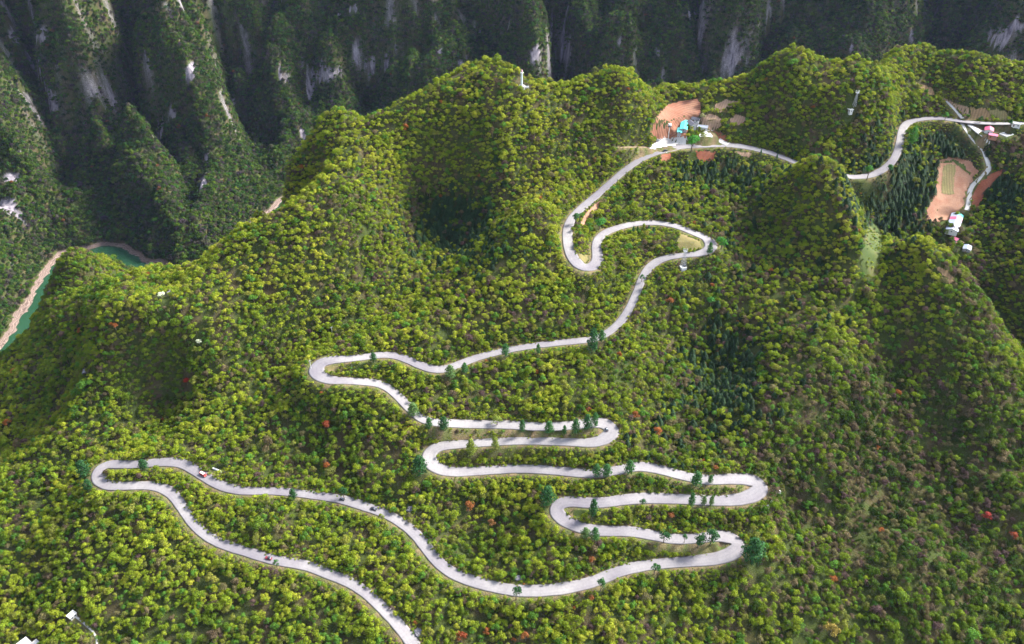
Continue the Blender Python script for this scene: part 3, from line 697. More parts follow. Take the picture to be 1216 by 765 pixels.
def tint_for(x, y, z, seed, far=False):
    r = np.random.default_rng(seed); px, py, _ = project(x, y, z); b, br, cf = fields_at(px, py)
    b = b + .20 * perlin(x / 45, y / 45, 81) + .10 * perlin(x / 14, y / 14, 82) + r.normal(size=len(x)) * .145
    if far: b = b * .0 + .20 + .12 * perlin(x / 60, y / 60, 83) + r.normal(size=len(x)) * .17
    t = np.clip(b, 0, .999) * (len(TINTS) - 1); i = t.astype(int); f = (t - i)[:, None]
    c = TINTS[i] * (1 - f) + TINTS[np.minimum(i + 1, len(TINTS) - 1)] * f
    br = br * .75 + .16 * (perlin(x / 26, y / 26, 84) > .3)
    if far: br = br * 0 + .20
    u = r.random(len(x)); brown = u < br * .8
    cb = np.array([(.10,.075,.045),(.125,.098,.05),(.085,.055,.048),(.12,.108,.045)])[r.integers(0, 4, len(x))]
    c = np.where(brown[:, None], cb, c)
    u = r.random(len(x)); rus = u < (.002 if not far else .004); c = np.where(rus[:, None], np.array([(.24,.085,.025)]), c)
    ol = (r.random(len(x)) < .16) & ~brown; c = np.where(ol[:, None], c * .45 + np.array((.13,.115,.035)) * .55, c)
    cool = (r.random(len(x)) < .08 + .1 * (perlin(x / 35, y / 35, 87) > .2)) & ~brown; c = np.where(cool[:, None], np.array([(.055,.125,.016)]) * (.7 + .8 * r.random((len(x), 1))), c)
    conif = r.random(len(x)) < cf
    c = np.where(conif[:, None], np.array([(.026,.052,.022)]) * (.7 + .6 * r.random((len(x), 1))), c)
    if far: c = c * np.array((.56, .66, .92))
    return c * (.88 + .24 * r.random((len(x), 1))), conif, brown
BARE = []                                         # (x, y, radius) kept free for buildings, masts and placed trees
def lattice(x0, x1, y0, y1, s, seed):
    r = np.random.default_rng(seed); gx = np.arange(x0, x1, s); gy = np.arange(y0, y1, s * .87)
    X, Y = np.meshgrid(gx, gy); X = X + (np.arange(len(gy)) % 2)[:, None] * s / 2
    return (X + r.uniform(-.38, .38, X.shape) * s).ravel(), (Y + r.uniform(-.38, .38, Y.shape) * s).ravel()
def idx_of(x, y):
    return np.clip(np.searchsorted(YS, y), 0, len(YS) - 1), np.clip(np.searchsorted(XS, x), 0, len(XS) - 1)
def in_view(x, y, z, ml=260, mt=70, mb=170):
    px, py, f = project(x, y, z); return (f > 20) & (px > -ml) & (px < PW + ml) & (py > -mt) & (py < PH + mb)
def sighted(x, y, z, lift):
    ok = np.ones(len(x), bool)
    for t in np.linspace(.45, .985, 60):
        ok &= (CAMZ + (z + lift - CAMZ) * t) > sample(x * t, y * t)
    return ok
def grow(seed, region, s, far):
    x, y = lattice(*region, s * .62, seed); r = np.random.default_rng(seed + 1)
    j, i = idx_of(x, y); k = r.random(len(x)) < np.sqrt(1 + steep[j, i] ** 2) * .40; x, y, j, i = x[k], y[k], j[k], i[k]; z = sample(x, y)
    k = in_view(x, y, z)
    x, y, z, j, i = x[k], y[k], z[k], j[k], i[k]
    ycr = crest_y(x); beyond = y > ycr + 45
    k = (beyond == far); x, y, z, j, i = x[k], y[k], z[k], j[k], i[k]
    k = (z > 4.5) & (rock[j, i] < .42); x, y, z, j, i = x[k], y[k], z[k], j[k], i[k]
    if not far: x, y, z, j, i = [q[sighted(x, y, z, 16)] for q in (x, y, z, j, i)]
    else: x, y, z, j, i = [q[sighted(x, y, z, 30)] for q in (x, y, z, j, i)]
    k = np.ones(len(x), bool)
    if not far:
        for poly in CLEAR: k &= ~inside(poly, x, y)
        for bx, by, br in BARE: k &= np.hypot(x - bx, y - by) > br
    x, y, z, j, i = x[k], y[k], z[k], j[k], i[k]
    R0 = (r.uniform(3.0, 5.8, len(x)) if far else np.clip(r.normal(2.42, .68, len(x)) * (1 + .22 * perlin(x / 22, y / 22, 46)), 1.3, 4.8))
    big = r.random(len(x)) < .03; R0 = np.where(big, R0 * 1.35, R0)
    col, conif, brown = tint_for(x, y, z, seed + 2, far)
    variant = np.where(conif, 7 + r.integers(0, 2, len(x)), r.integers(0, 7, len(x)))
    stretch = r.uniform(.8, 1.15, len(x))
    R0 = np.where(conif, np.clip(R0 * 1.25, 2.4, 4.2), R0); stretch = np.where(conif, stretch * .68, stretch)
    if not far:
        d = RD[j, i]; R0 = np.minimum(R0, np.maximum((d - .1) * .95, .3))
        # a crown may not stand in front of the road: low growth on the downhill verge
        el = (CAMZ - z) / y
        for hh in np.linspace(.3, 1.0, 6):
            H = R0 * np.where(conif, 2.7, 2.0) * stretch * hh
            yy = y + H / el; jj, ii = idx_of(x + H / el * x / y, yy)
            bad = np.minimum(ROAD_D + .9, SIDE_D)[jj, ii] < -.4
            R0 = np.where(bad, np.minimum(R0, R0 * hh * .55), R0)
        k = (R0 > .6) & (d > .5)
        x, y, z, R0, col, variant, stretch, conif = [q[k] for q in (x, y, z, R0, col, variant, stretch, conif)]
    return dict(x=x, y=y, z=z, r=R0, col=col, v=variant, st=stretch, rot=r.uniform(0, 6.283, len(x)), conif=conif)

def scrub(seed):
    x, y = lattice(-700, 800, 150, 1050, 1.9, seed); r = np.random.default_rng(seed + 1)
    j, i = idx_of(x, y); z = sample(x, y); d = RD[j, i]
    meadow = np.zeros(len(x), bool)
    for poly in MEADOW: meadow |= inside(poly, x, y)
    k = in_view(x, y, z, 60, 20, 40) & (d > .45) & ((d < 9) | (meadow & (r.random(len(x)) < .16))) & (z > 11) & (y < crest_y(x) + 30)
    for poly in CLEAR: k &= ~inside(poly, x, y) | meadow
    for bx, by, br in BARE: k &= np.hypot(x - bx, y - by) > br * .8
    x, y, z, d = x[k], y[k], z[k], d[k]
    k = r.random(len(x)) < np.where(d < 2, .6, .97) * (1 - .3 * (perlin(x / 9, y / 9, 44) > .3)); x, y, z, d = x[k], y[k], z[k], d[k]
    R0 = np.minimum(r.uniform(.8, 1.7, len(x)), np.maximum(d * .75, .45))
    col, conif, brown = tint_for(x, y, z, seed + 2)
    return dict(x=x, y=y, z=z - .1, r=R0, col=col, v=r.integers(0, 7, len(x)), st=r.uniform(.55, .8, len(x)), rot=r.uniform(0, 6.28, len(x)), conif=conif)

def scatter(name, T, sel):
    n = int(sel.sum()); me = bpy.data.meshes.new(name); me.vertices.add(n)
    co = np.stack([T['x'][sel], T['y'][sel], T['z'][sel]], -1).astype(np.float32); me.vertices.foreach_set('co', co.ravel())
    def A(nm, ty, arr, fld):
        a = me.attributes.new(nm, ty, 'POINT'); a.data.foreach_set(fld, np.ascontiguousarray(arr).ravel())
    r = T['r'][sel]; st = T['st'][sel]
    A('size', 'FLOAT_VECTOR', np.stack([r, r, r * st], -1).astype(np.float32), 'vector')
    A('turn', 'FLOAT_VECTOR', np.stack([r * 0, r * 0, T['rot'][sel]], -1).astype(np.float32), 'vector')
    A('model', 'INT', T['v'][sel].astype(np.int32), 'value')
    A('tint', 'FLOAT_COLOR', np.concatenate([T['col'][sel], np.ones((n, 1))], 1).astype(np.float32), 'color')
    o = link(name, me); g = bpy.data.node_groups.new(name, 'GeometryNodeTree')
    g.interface.new_socket('Geometry', in_out='INPUT', socket_type='NodeSocketGeometry'); g.interface.new_socket('Geometry', in_out='OUTPUT', socket_type='NodeSocketGeometry')
    N, L = g.nodes, g.links
    gi, go = N.new('NodeGroupInput'), N.new('NodeGroupOutput'); ip = N.new('GeometryNodeInstanceOnPoints'); ci = N.new('GeometryNodeCollectionInfo')
    ci.inputs['Collection'].default_value = protos; ci.inputs['Separate Children'].default_value = True; ci.inputs['Reset Children'].default_value = True
    def NA(nm, ty):
        a = N.new('GeometryNodeInputNamedAttribute'); a.data_type = ty; a.inputs['Name'].default_value = nm; return a.outputs['Attribute']
    L.new(gi.outputs[0], ip.inputs['Points']); L.new(ci.outputs[0], ip.inputs['Instance']); ip.inputs['Pick Instance'].default_value = True
    L.new(NA('model', 'INT'), ip.inputs['Instance Index']); L.new(NA('size', 'FLOAT_VECTOR'), ip.inputs['Scale'])
    er = N.new('FunctionNodeEulerToRotation'); L.new(NA('turn', 'FLOAT_VECTOR'), er.inputs[0]); L.new(er.outputs[0], ip.inputs['Rotation'])
    L.new(ip.outputs[0], go.inputs[0])
    md = o.modifiers.new('scatter', 'NODES'); md.node_group = g
    o['kind'] = 'stuff'; return o

def single_tree(name, x, y, z, r, st, rot, v, col, label, cat, group=None):
    e = empty(name, (x, y, z), rot); e.scale = (r, r, r * st); tag(e, label, cat, group)
    c = link('crown', CROWN[v], e); t = link('trunk', TRUNK[v], e)
    c['tint'] = [float(q) for q in col] + [1.0]
    return e

def shape_z(px, py):
    x, y, z = hit(px, py); return float(x[0]), float(y[0]), float(z[0])

# ---- trees the photo singles out: photo pixel of the foot, height in photo pixels, width/height, colour, form, name, label
GB = (.046, .120, .036); GL = (.085, .15, .045); GD = (.030, .086, .028); GY = (.15, .19, .03); OR = (.23, .09, .03); WH = (.55, .58, .42)
PLACED = [
 (172,558,15,.75,GD,'t',"dark blue-green tree standing in front of the upper road of the lower left hairpin"),
 (102,566,22,.7,GD,'t',"tall dark green tree at the outer bend of the lower left hairpin"),
 (107,582,15,.7,GD,'t',"smaller dark green tree just below the outer bend of the lower left hairpin"),
 (349,593,15,.7,GD,'t',"dark green tree on the lower road edge midway along the long lower traverse"),
 (409,592,17,.7,GD,'b',"rounded green tree overhanging the uphill edge of the lower traverse"),
 (453,617,8,1.,GY,'b',"small yellowish round tree on the downhill edge of the lower traverse beside the dark car"),
 (329,673,10,.8,GB,'b',"small green tree below the road beside the dark red car"),
 (444,431,15,.6,GD,'t',"narrow dark green tree inside the top left hairpin on its upper leg"),
 (535,449,19,.8,GL,'t',"pale green tree on the road edge in the dip right of the top left hairpin"),
 (552,443,15,.65,GB,'t',"blue-green tree on the road just right of the pale one at the dip"),
 (600,424,19,.6,GB,'t',"slim blue-green tree on the rising road right of the dip"),
 (639,421,15,.45,GB,'t',"very slim green tree between the dip and the tall pair on the rising road"),
 (703,419,34,.45,GD,'t',"tallest dark blue-green tree of the pair where the road turns uphill"),
 (714,407,18,.6,GB,'t',"shorter tree right of the tallest one where the road turns uphill"),
 (491,494,20,.8,GL,'t',"pale green tree beside the road descending to the middle traverses"),
 (510,510,17,.6,GB,'t',"slim blue-green tree at the left start of the topmost middle traverse"),
 (527,511,20,.7,GD,'t',"fuller blue-green tree beside the slim one at the left start of the traverse"),
 (560,542,24,.6,GY,'t',"tall yellow-green tree standing before the second middle traverse"),
 (588,534,19,.55,GY,'t',"slim light green tree right of the tall yellow-green one by the second middle traverse"),
 (620,513,17,.5,GB,'t',"slim upright green tree alone midway between the two close middle traverses"),
 (652,515,18,.75,GB,'t',"broad blue-green tree between the two close middle traverses, left of the tree row"),
 (670,516,13,.5,GB,'t',"small slim tree between the two close middle traverses"),
 (683,515,21,.55,GB,'t',"slender tree left of the pair before the right middle hairpin"),
 (697,511,22,.6,GD,'t',"dark tree of the group nearest the right middle hairpin"),
 (706,507,20,.5,GB,'t',"slim tree innermost in the right middle hairpin"),
 (499,564,28,.75,GD,'t',"large dark blue-green tree outside the left middle hairpin"),
 (708,566,18,.7,GB,'t',"left one of two joined blue-green trees on the third middle traverse"),
 (720,566,18,.75,GB,'t',"right one of two joined blue-green trees on the third middle traverse"),
 (747,563,20,.7,GB,'t',"lone blue-green tree on the crest of the third middle traverse"),
 (650,600,27,.8,GD,'t',"large blue-green tree above the left end of the lower right hairpin"),
 (704,614,24,.5,GD,'t',"tall dark tree inside the lower left-opening hairpin near its bend"),
 (763,601,10,1.,GD,'b',"small dark round tree on the lower edge of the road inside the lower hairpin"),
 (826,578,22,.7,GB,'t',"broad tree on the upper leg of the wide right hairpin"),
 (843,574,12,.6,GB,'t',"small tree right of the broad one on the upper leg of the wide right hairpin"),
 (820,603,20,.45,GB,'t',"leftmost slim tree on the lower leg of the wide right hairpin"),
 (835,600,13,.6,GL,'t',"middle slim tree on the lower leg of the wide right hairpin"),
 (844,601,14,.5,GL,'t',"rightmost slim tree on the lower leg of the wide right hairpin"),
 (695,640,16,.8,GL,'t',"pale tree, left of the pair on the lowest leg near the bend"),
 (706,642,18,.7,GB,'t',"darker tree, right of the pair on the lowest leg near the bend"),
 (788,645,17,.9,GD,'b',"round dark tree on the road left of the low tree clump"),
 (812,645,12,.7,GB,'b',"small green tree between the round dark one and the low tree clump"),
 (829,650,20,.9,GD,'b',"left tree of the dark clump inside the lowest right hairpin"),
 (843,647,22,.9,GD,'b',"right tree of the dark clump inside the lowest right hairpin"),
 (892,668,34,.8,GD,'t',"large blue-green tree outside the lowest right hairpin"),
 (777,682,16,.8,GB,'b',"small blue-green tree on the edge of the bottom road, right of the others"),
 (713,702,17,.75,GB,'b',"blue-green tree on the edge of the bottom road below the bend"),
 (613,712,18,.75,GD,'b',"blue-green tree at the lowest point of the bottom road"),
 (821,180,23,.75,(.06,.20,.03),'b',"bright green round tree beside the parking area on the pass"),
 (835,165,9,1.,GY,'b',"small yellowish bush tree beside the forecourt on the pass"),
 (833,147,13,.7,(.22,.22,.10),'b',"pale budding tree behind the farm roofs on the pass"),
 (683,266,16,.7,GB,'b',"green tree in the bend just below the straight descending road"),
 (712,272,17,1.,(.05,.17,.03),'b',"vivid green round tree above the double hairpin near the earth bank"),
 (842,303,17,.45,GB,'t',"slim green tree inside the bend at the right end of the lattice tower road"),
 (856,296,18,.8,(.06,.19,.03),'b',"bright green tree outside the bend at the right end of the lattice tower road"),
 (764,274,10,.6,GY,'t',"yellow-green tree on the rim of the arching road, among small conifers"),
 (752,276,9,.6,GD,'c',"dark small conifer left of the yellow-green tree on the arching road rim"),
 (757,275,8,.6,GD,'c',"smallest dark conifer next to the yellow-green tree on the arching road rim"),
 (770,275,9,.6,GD,'c',"dark small conifer right of the yellow-green tree on the arching road rim"),
 (776,276,8,.7,GD,'c',"rightmost dark small conifer on the arching road rim"),
 (903,185,8,.5,GD,'c',"dark conifer left of the trio on the road shoulder before the cone hill"),
 (922,190,8,.5,GD,'c',"dark conifer nearest the cone hill on the road shoulder"),
 (1029,214,18,.7,(.06,.17,.03),'b',"bright green tree at the lowest point of the far road under the twin hill"),
 (1054,206,12,.8,GB,'b',"green tree on the inside of the far road bend"),
 (1081,172,22,.5,(.06,.17,.03),'t',"tall vivid green tree right of the far road bend"),
 (1122,143,9,.8,(.06,.17,.03),'b',"green bush tree beside the far road under the ploughed field"),
 (1163,147,8,.7,GD,'b',"dark small tree on the road edge above the pink roofed house"),
 (1198,152,9,.6,GD,'b',"dark small tree by the walled plot on the right edge"),
 (762,335,10,.7,GB,'b',"small green tree on the road below the lattice tower, near the retaining wall"),
 (843,365,15,1.,(.05,.16,.03),'b',"round green tree standing out on the slope under the lattice tower bend"),
 (556,608,15,1.1,OR,'b',"orange-leaved round tree between the lower traverse and the middle hairpins"),
 (584,625,10,1.1,(.22,.11,.04),'b',"dull orange tree right of the brighter orange tree in the central wood"),
 (703,671,11,1.,OR,'b',"bright orange tree above the bottom road in the lower right loop"),
 (702,714,9,1.,OR,'b',"small orange tree just below the bottom road"),
 (624,761,11,1.1,OR,'b',"orange-red tree at the bottom edge, right of the dull red ones"),
 (548,762,13,1.1,(.20,.05,.02),'b',"dull red tree at the bottom edge left of the orange-red one"),
 (390,509,11,1.2,(.20,.05,.02),'b',"dark red tree in the wood under the top left hairpin"),
 (223,457,9,1.2,(.24,.03,.02),'b',"crimson tree in the dark wood on the left slope"),
 (849,560,9,1.,OR,'b',"orange tree just above the wide right hairpin"),
 (796,615,8,1.2,OR,'b',"orange tree between the wide right hairpin and the lowest one"),
 (1170,617,9,1.3,(.24,.04,.03),'b',"crimson tree on the dark lower right slope"),
 (1201,640,9,1.2,(.22,.06,.03),'b',"reddish tree near the right edge on the lower right slope"),
 (795,362,9,1.3,OR,'b',"orange-brown tree on the slope below the lattice tower"),
 (985,755,16,1.1,(.26,.20,.05),'b',"tan-yellow large tree near the bottom edge right of centre"),
 (590,505,14,1.1,GY,'b',"large yellow-green round tree just above the topmost middle traverse"),
 (192,354,8,1.2,WH,'b',"white flowering tree on the left ridge"),
 (237,408,6,1.2,WH,'b',"small white flowering tree on the left slope"),
]
def place_trees():
    for k, (px, py, hp, asp, col, form, lab) in enumerate(PLACED):
        x, y, z = shape_z(px, py); dist = math.sqrt(x * x + y * y + (CAMZ - z) ** 2)
        el = math.asin((CAMZ - z) / dist); H = hp * dist / F
        # the picture height of an upright tree: its height foreshortened plus its depth
        v = {'b': random.randrange(0, 7), 'c': 7 + k % 2, 't': 9 + k % 3}[form]
        top = {'b': 1.85, 'c': 2.65, 't': 2.7}[form]; wid = {'b': .95, 'c': .95, 't': .8}[form]
        r = H * asp / 2 / wid
        hh = max((H - 2 * r * wid * math.sin(el) * .35) / math.cos(el), 2 * r * wid * .9)
        st = min(hh / (top * r), 2.2)
        nm = {'b': 'round_tree', 'c': 'conifer_tree', 't': 'roadside_tree'}[form]
        single_tree(nm, x, y, z - .1, r, st, random.uniform(0, 6.28), v, col, lab, 'tree')
        BARE.append((x, y, r * wid * .9 + .6))
# ------------------------------------------------------------------ buildings, masts, vehicles
M_WALL = paint('white render', (.72, .71, .69), .08); M_WALL2 = paint('grey render', (.42, .41, .42), .12)
M_BRICK = paint('bare brick', (.40, .18, .11), .2); M_CYAN = paint('turquoise roof sheet', (.08, .62, .62), .1, 2, .4)
M_PINK = paint('pink roof sheet', (.55, .10, .2), .15, 1.5, .45); M_LILAC = paint('pale blue-grey roof sheet', (.30, .34, .45), .12, .8, .5)
M_WROOF = paint('white roof sheet', (.62, .62, .64), .07, 1.5, .45); M_TILE = paint('dark grey tiles', (.10, .10, .13), .3, 2.5, .7)
M_GLASS = paint('window glass', (.04, .055, .07), .2, 1, .1, .6); M_DOOR = paint('door wood', (.16, .08, .04), .2, 3)
M_STEEL = paint('galvanised steel', (.42, .44, .48), .1, 3, .45, .5, .3); M_WHITE = paint('white paint', (.82, .82, .80), .05, 3, .4)
M_REDP = paint('red paint', (.55, .04, .03), .1, 3, .3, .5); M_DARK = paint('dark paint', (.03, .03, .04), .2, 3, .3, .5); M_MAROON = paint('maroon paint', (.20, .02, .03), .15, 3, .3, .5)
M_TYRE = paint('tyre rubber', (.02, .02, .02), .2, 5, .9); M_SOLAR = paint('dark panel', (.03, .035, .06), .2, 4, .3)

def site(px, py, r=0):
    x, y, z = shape_z(px, py)
    if r: BARE.append((x, y, r))
    return x, y, z
def local(px, py, z):
    x, y = at_z(px, py, z); return float(x), float(y)

def house(name, label, px, py, w, l, h, rz, wall, roof, cat='house', kind='gable', rise=1.6, split=None, clear=None, wing=False):
    """walls with windows and a door, roof on top; l runs along the ridge"""
    x, y, z = site(px, py, clear or max(w, l) * .62)
    e = empty(name, (x, y, z - .1), rz); tag(e, label, cat)
    b = MB(); b.box(0, 0, -2.0, w, l, h + 2.0)
    if kind == 'gable':
        b.add([(-w / 2, -l / 2, h), (w / 2, -l / 2, h), (0, -l / 2, h + rise), (-w / 2, l / 2, h), (w / 2, l / 2, h), (0, l / 2, h + rise)], [(0, 1, 2), (5, 4, 3), (0, 2, 5, 3), (1, 4, 5, 2)])
    b.build('wall', wall, e)
    if kind == 'gable':
        r = MB().gable(0, 0, h + .02, w, l, rise).build('roof', roof, e)
    else:
        r_ = MB(); r_.box(0, 0, h + .003, w + .7, l + .7, .28); r = r_.build('roof', roof, e)
        p = MB()
        for sx, sy, ww, ll in ((1, 0, .25, l + .7), (-1, 0, .25, l + .7), (0, 1, w + .2, .25), (0, -1, w + .2, .25)): p.box(sx * (w / 2 + .22), sy * (l / 2 + .22), h + .29, ww, ll, .45)
        p.build('parapet', wall, r)
    n = max(2, int(l / 3.2))
    for sx in (-1, 1):
        for k in range(n):
            yy = -l / 2 + (k + .5) * l / n
            if sx == -1 and k == n // 2:
                d = MB().box(sx * (w / 2 + .04), yy, .05, .1, 1.1, 2.1).build('door', M_DOOR, e); continue
            f = MB().box(sx * (w / 2 + .03), yy, 1.0, .12, 1.3, 1.3).build('window', M_WHITE, e)
            MB().box(sx * (w / 2 + .07), yy, 1.1, .08, 1.1, 1.1).build('pane', M_GLASS, f)
    for sy in (-1, 1):
        f = MB().box(0, sy * (l / 2 + .03), 1.0, 1.2, .12, 1.2).build('window', M_WHITE, e)
        MB().box(0, sy * (l / 2 + .07), 1.1, 1.0, .08, 1.0).build('pane', M_GLASS, f)
    return e

# turquoise roofed long shed and its wing on the pass
s1 = house('long_shed', "long narrow shed with a bright turquoise roof beside the parking area", 812.5, 150, 6.0, 26, 2.4, R(-14), M_WALL2, M_CYAN, 'shed', rise=.8, clear=5)
house('small_shed', "low turquoise roofed lean-to left of the long turquoise shed", 807, 157, 3.6, 10, 2.0, R(-14), M_WALL2, M_CYAN, 'shed', rise=.4, clear=3)
house('farmhouse', "dark roofed farmhouse right of the long turquoise shed", 821, 150, 6.0, 10, 2.8, R(12), M_WALL, M_TILE)
house('farmhouse', "small grey-tiled farmhouse with white walls behind the dark roofed one", 826, 144.5, 4.5, 7, 2.6, R(60), M_WALL, M_TILE)
house('flat_house', "lilac-white flat roofed house above the forecourt on the pass", 834, 154, 5.5, 9, 2.8, R(75), M_WALL, M_LILAC, kind='flat')
# village on the right
house('pink_house', "house with a bright pink sheet roof below the far road", 1173.5, 157, 7, 9, 3.0, R(-28), M_WALL, M_PINK, rise=1.4, clear=9)
house('small_shed', "small magenta roofed shed attached downhill of the pink roofed house", 1178.5, 163, 5, 7, 2.6, R(62), M_BRICK, M_PINK, 'shed', rise=.7)
house('flat_house', "small white flat roofed house at the right edge beside the far road", 1206, 150, 4.5, 7, 2.8, R(60), M_WALL, M_WROOF, kind='flat')
lb = house('long_shed', "long pale blue roofed shed with a pink band at the end of the white track", 1133, 266.5, 9.5, 38, 3.0, R(-32), M_WALL, M_LILAC, 'shed', rise=1.3, clear=13)
for sx, yy, ln, m in ((1, 4, 6, M_PINK), (1, 14.5, 6, M_CYAN), (-1, 5, 6, M_PINK), (-1, -13, 4, M_TILE)):
    q = MB(); X0, X1 = (.15, 5.1); a0 = 1.3 + 3.02 + .25; a1 = 3.02 - .15 + .27
    q.add([(sx * X0, yy - ln / 2, a0), (sx * X1, yy - ln / 2, a1), (sx * X1, yy + ln / 2, a1), (sx * X0, yy + ln / 2, a0),
           (sx * X0, yy - ln / 2, a0 + .1), (sx * X1, yy - ln / 2, a1 + .1), (sx * X1, yy + ln / 2, a1 + .1), (sx * X0, yy + ln / 2, a0 + .1)],
          [(0, 1, 2, 3), (7, 6, 5, 4), (0, 4, 5, 1), (1, 5, 6, 2), (2, 6, 7, 3), (3, 7, 4, 0)])
    q.build('roof_panel', m, lb)
house('small_shed', "small pink roofed shed just below the long pale blue shed", 1132.5, 286, 5, 6, 2.6, R(40), M_WALL, M_PINK, 'shed', rise=.6, clear=5)
house('small_shed', "little red brick shed between the pink shed and the pale grey one", 1139, 291, 4, 6, 2.4, R(-50), M_BRICK, paint('pale red sheet', (.5, .25, .2)), 'shed', rise=.5, clear=4)
house('small_shed', "pale grey roofed shed lowest in the hollow under the long blue shed", 1147.5, 297, 6, 8, 2.8, R(-30), M_WALL2, M_LILAC, 'shed', rise=.8, clear=6)
# walled foundation on the right
x, y, z = site(1195, 160, 11)
fe = empty('walled_plot', (x, y, z), R(28)); tag(fe, "rectangular white walled plot with a concrete floor at the right edge", 'foundation')
MB().box(0, 0, -1, 10, 7, 1.15).build('floor_slab', M_WALL2, fe)
for a, b, c, d in ((0, -3.7, 10.8, .4), (0, 3.7, 10.8, .4), (-5.2, 0, .4, 7), (5.2, 0, .4, 7)):
    MB().box(a, b, -1, c, d, 1.8).build('low_wall', M_WHITE, fe)
# lower left corner
house('flat_house', "white flat roofed house cut off by the bottom edge, lower left", 27, 772, 7, 10, 3, R(-35), M_WALL, M_WROOF, kind='flat', clear=9)
house('white_hut', "tiny white hut beside the larger white house at the bottom left corner", 43, 766.5, 2.6, 3.2, 2.2, R(-35), M_WALL, M_WROOF, 'hut', kind='flat', clear=4)
house('white_hut', "small white hut in the lower left wood at the head of a narrow footpath", 86.5, 733, 3.0, 4.0, 2.4, R(-30), M_WALL, M_WROOF, 'hut', kind='flat', clear=5.5)
house('white_hut', "small white hut at the foot of the hill mast above the far road", 1009, 133, 3.2, 4, 2.4, R(20), M_WALL, M_WROOF, 'hut', kind='flat', clear=6)

def lattice_mast(label, px, py, H, w, plinth):
    x, y, z = site(px, py, 4.5)
    e = empty('lattice_mast', (x, y, z), R(20)); tag(e, label, 'mast')
    if plinth:
        MB().box(0, 0, -2, 4.4, 4.4, 3.2).build('plinth', M_WHITE, e)
        MB().box(1.0, 0, 1.203, 1.6, 2.4, 1.4).build('cabinet', M_DARK, e)
    n = 7; z0 = 1.2 if plinth else 0
    P = lambda k, s: (w * (1 - .75 * k / n) * s[0], w * (1 - .75 * k / n) * s[1], z0 + H * k / n)
    cs = ((-1, -1), (1, -1), (1, 1), (-1, 1))
    for s in cs: MB().bar(P(0, s), P(n, s), .11, .07, 5).build('leg', M_STEEL, e)
    b = MB()
    for k in range(n):
        for i in range(4):
            s, t = cs[i], cs[(i + 1) % 4]; b.bar(P(k, s), P(k + 1, t), .05, n=4); b.bar(P(k, t), P(k + 1, s), .05, n=4); b.bar(P(k + 1, s), P(k + 1, t), .05, n=4)
    b.build('bracing', M_STEEL, e)
    MB().box(0, 0, z0 + H * .86, 2.6, 2.6, .15).build('platform', M_STEEL, e)
    for k in range(3):
        a = k * 2.09; MB().box(1.5 * math.cos(a), 1.5 * math.sin(a), z0 + H * .86, .35, .35, 2.2, rz=a).build('antenna', M_WHITE, e)
    MB().bar((0, 0, z0 + H), (0, 0, z0 + H + 2.5), .06).build('lightning_rod', M_STEEL, e)
lattice_mast("pale lattice mast on a white plinth just below the upper road loop", 811, 318, 16, 1.7, True)
lattice_mast("bluish lattice mast on the twin hill above the far road", 1014, 127, 15, 1.2, False)
# summit tower
x, y, z = site(619.5, 103, 5.5)
e = empty('summit_tower', (x, y, z), 0); tag(e, "slim white tower with a pinkish top on the summit ridge", 'tower')
MB().lathe(0, 0, [(3.2, -2), (3.2, .8), (2.2, .8), (2.2, 1.4)]).build('base', M_WALL2, e)
MB().lathe(0, 0, [(.95, 1.4), (.8, 8), (.75, 11.5)]).build('shaft', paint('pale blue-white paint', (.66, .74, .74), .05), e)
MB().lathe(0, 0, [(1.2, 11.5), (1.3, 12.0), (1.3, 12.5), (.9, 12.7)]).build('gallery', M_WHITE, e)
MB().lathe(0, 0, [(.8, 12.7), (.8, 13.7), (.5, 14.4), (.1, 15)]).build('cap', paint('faded pink paint', (.62, .35, .38), .1), e)
house('white_hut', "low pale hut right beside the summit tower", 626, 106, 2.2, 2.6, 1.8, 0, M_WALL, M_WROOF, 'hut', kind='flat', clear=3.5)
# lamp mast on the parking area
x, y, z = site(793.2, 166, 2)
e = empty('lamp_mast', (x, y, z + .2), 0); tag(e, "tall white lamp mast with a round lamp head at the back of the parking area", 'lamp mast')
MB().lathe(0, 0, [(.9, -.6), (.9, .7), (.5, .8)]).build('footing', M_WHITE, e)
MB().bar((0, 0, .8), (0, 0, 13.5), .38, .26, 8).build('pole', M_WHITE, e)
MB().lathe(0, 0, [(.5, 12.2), (1.7, 12.6), (1.9, 13.0), (.6, 13.2)]).build('ring', M_DARK, e)
MB().lathe(0, 0, [(.5, 13.3), (1.5, 13.6), (1.8, 14.5), (1.4, 15.4), (.3, 15.8)]).build('lamp_head', M_WHITE, e)
def pole(label, px, py, H=8.0):
    x, y, z = site(px, py, 2.2); e = empty('utility_pole', (x, y, z), R(35)); tag(e, label, 'utility pole')
    MB().bar((0, 0, -1), (0, 0, H), .2, .14, 7).build('post', M_WHITE, e)
    MB().box(0, 0, H - .9, 2.2, .14, .16).build('crossarm', M_STEEL, e)
    for s in (-.9, .9): MB().lathe(s, 0, [(.1, H - .74), (.14, H - .6), (.06, H - .45)], 8).build('insulator', M_WHITE, e)
pole("white utility pole just left of the top left hairpin", 369.5, 438)
pole("white utility pole in the wood above the top left hairpin", 395, 398)
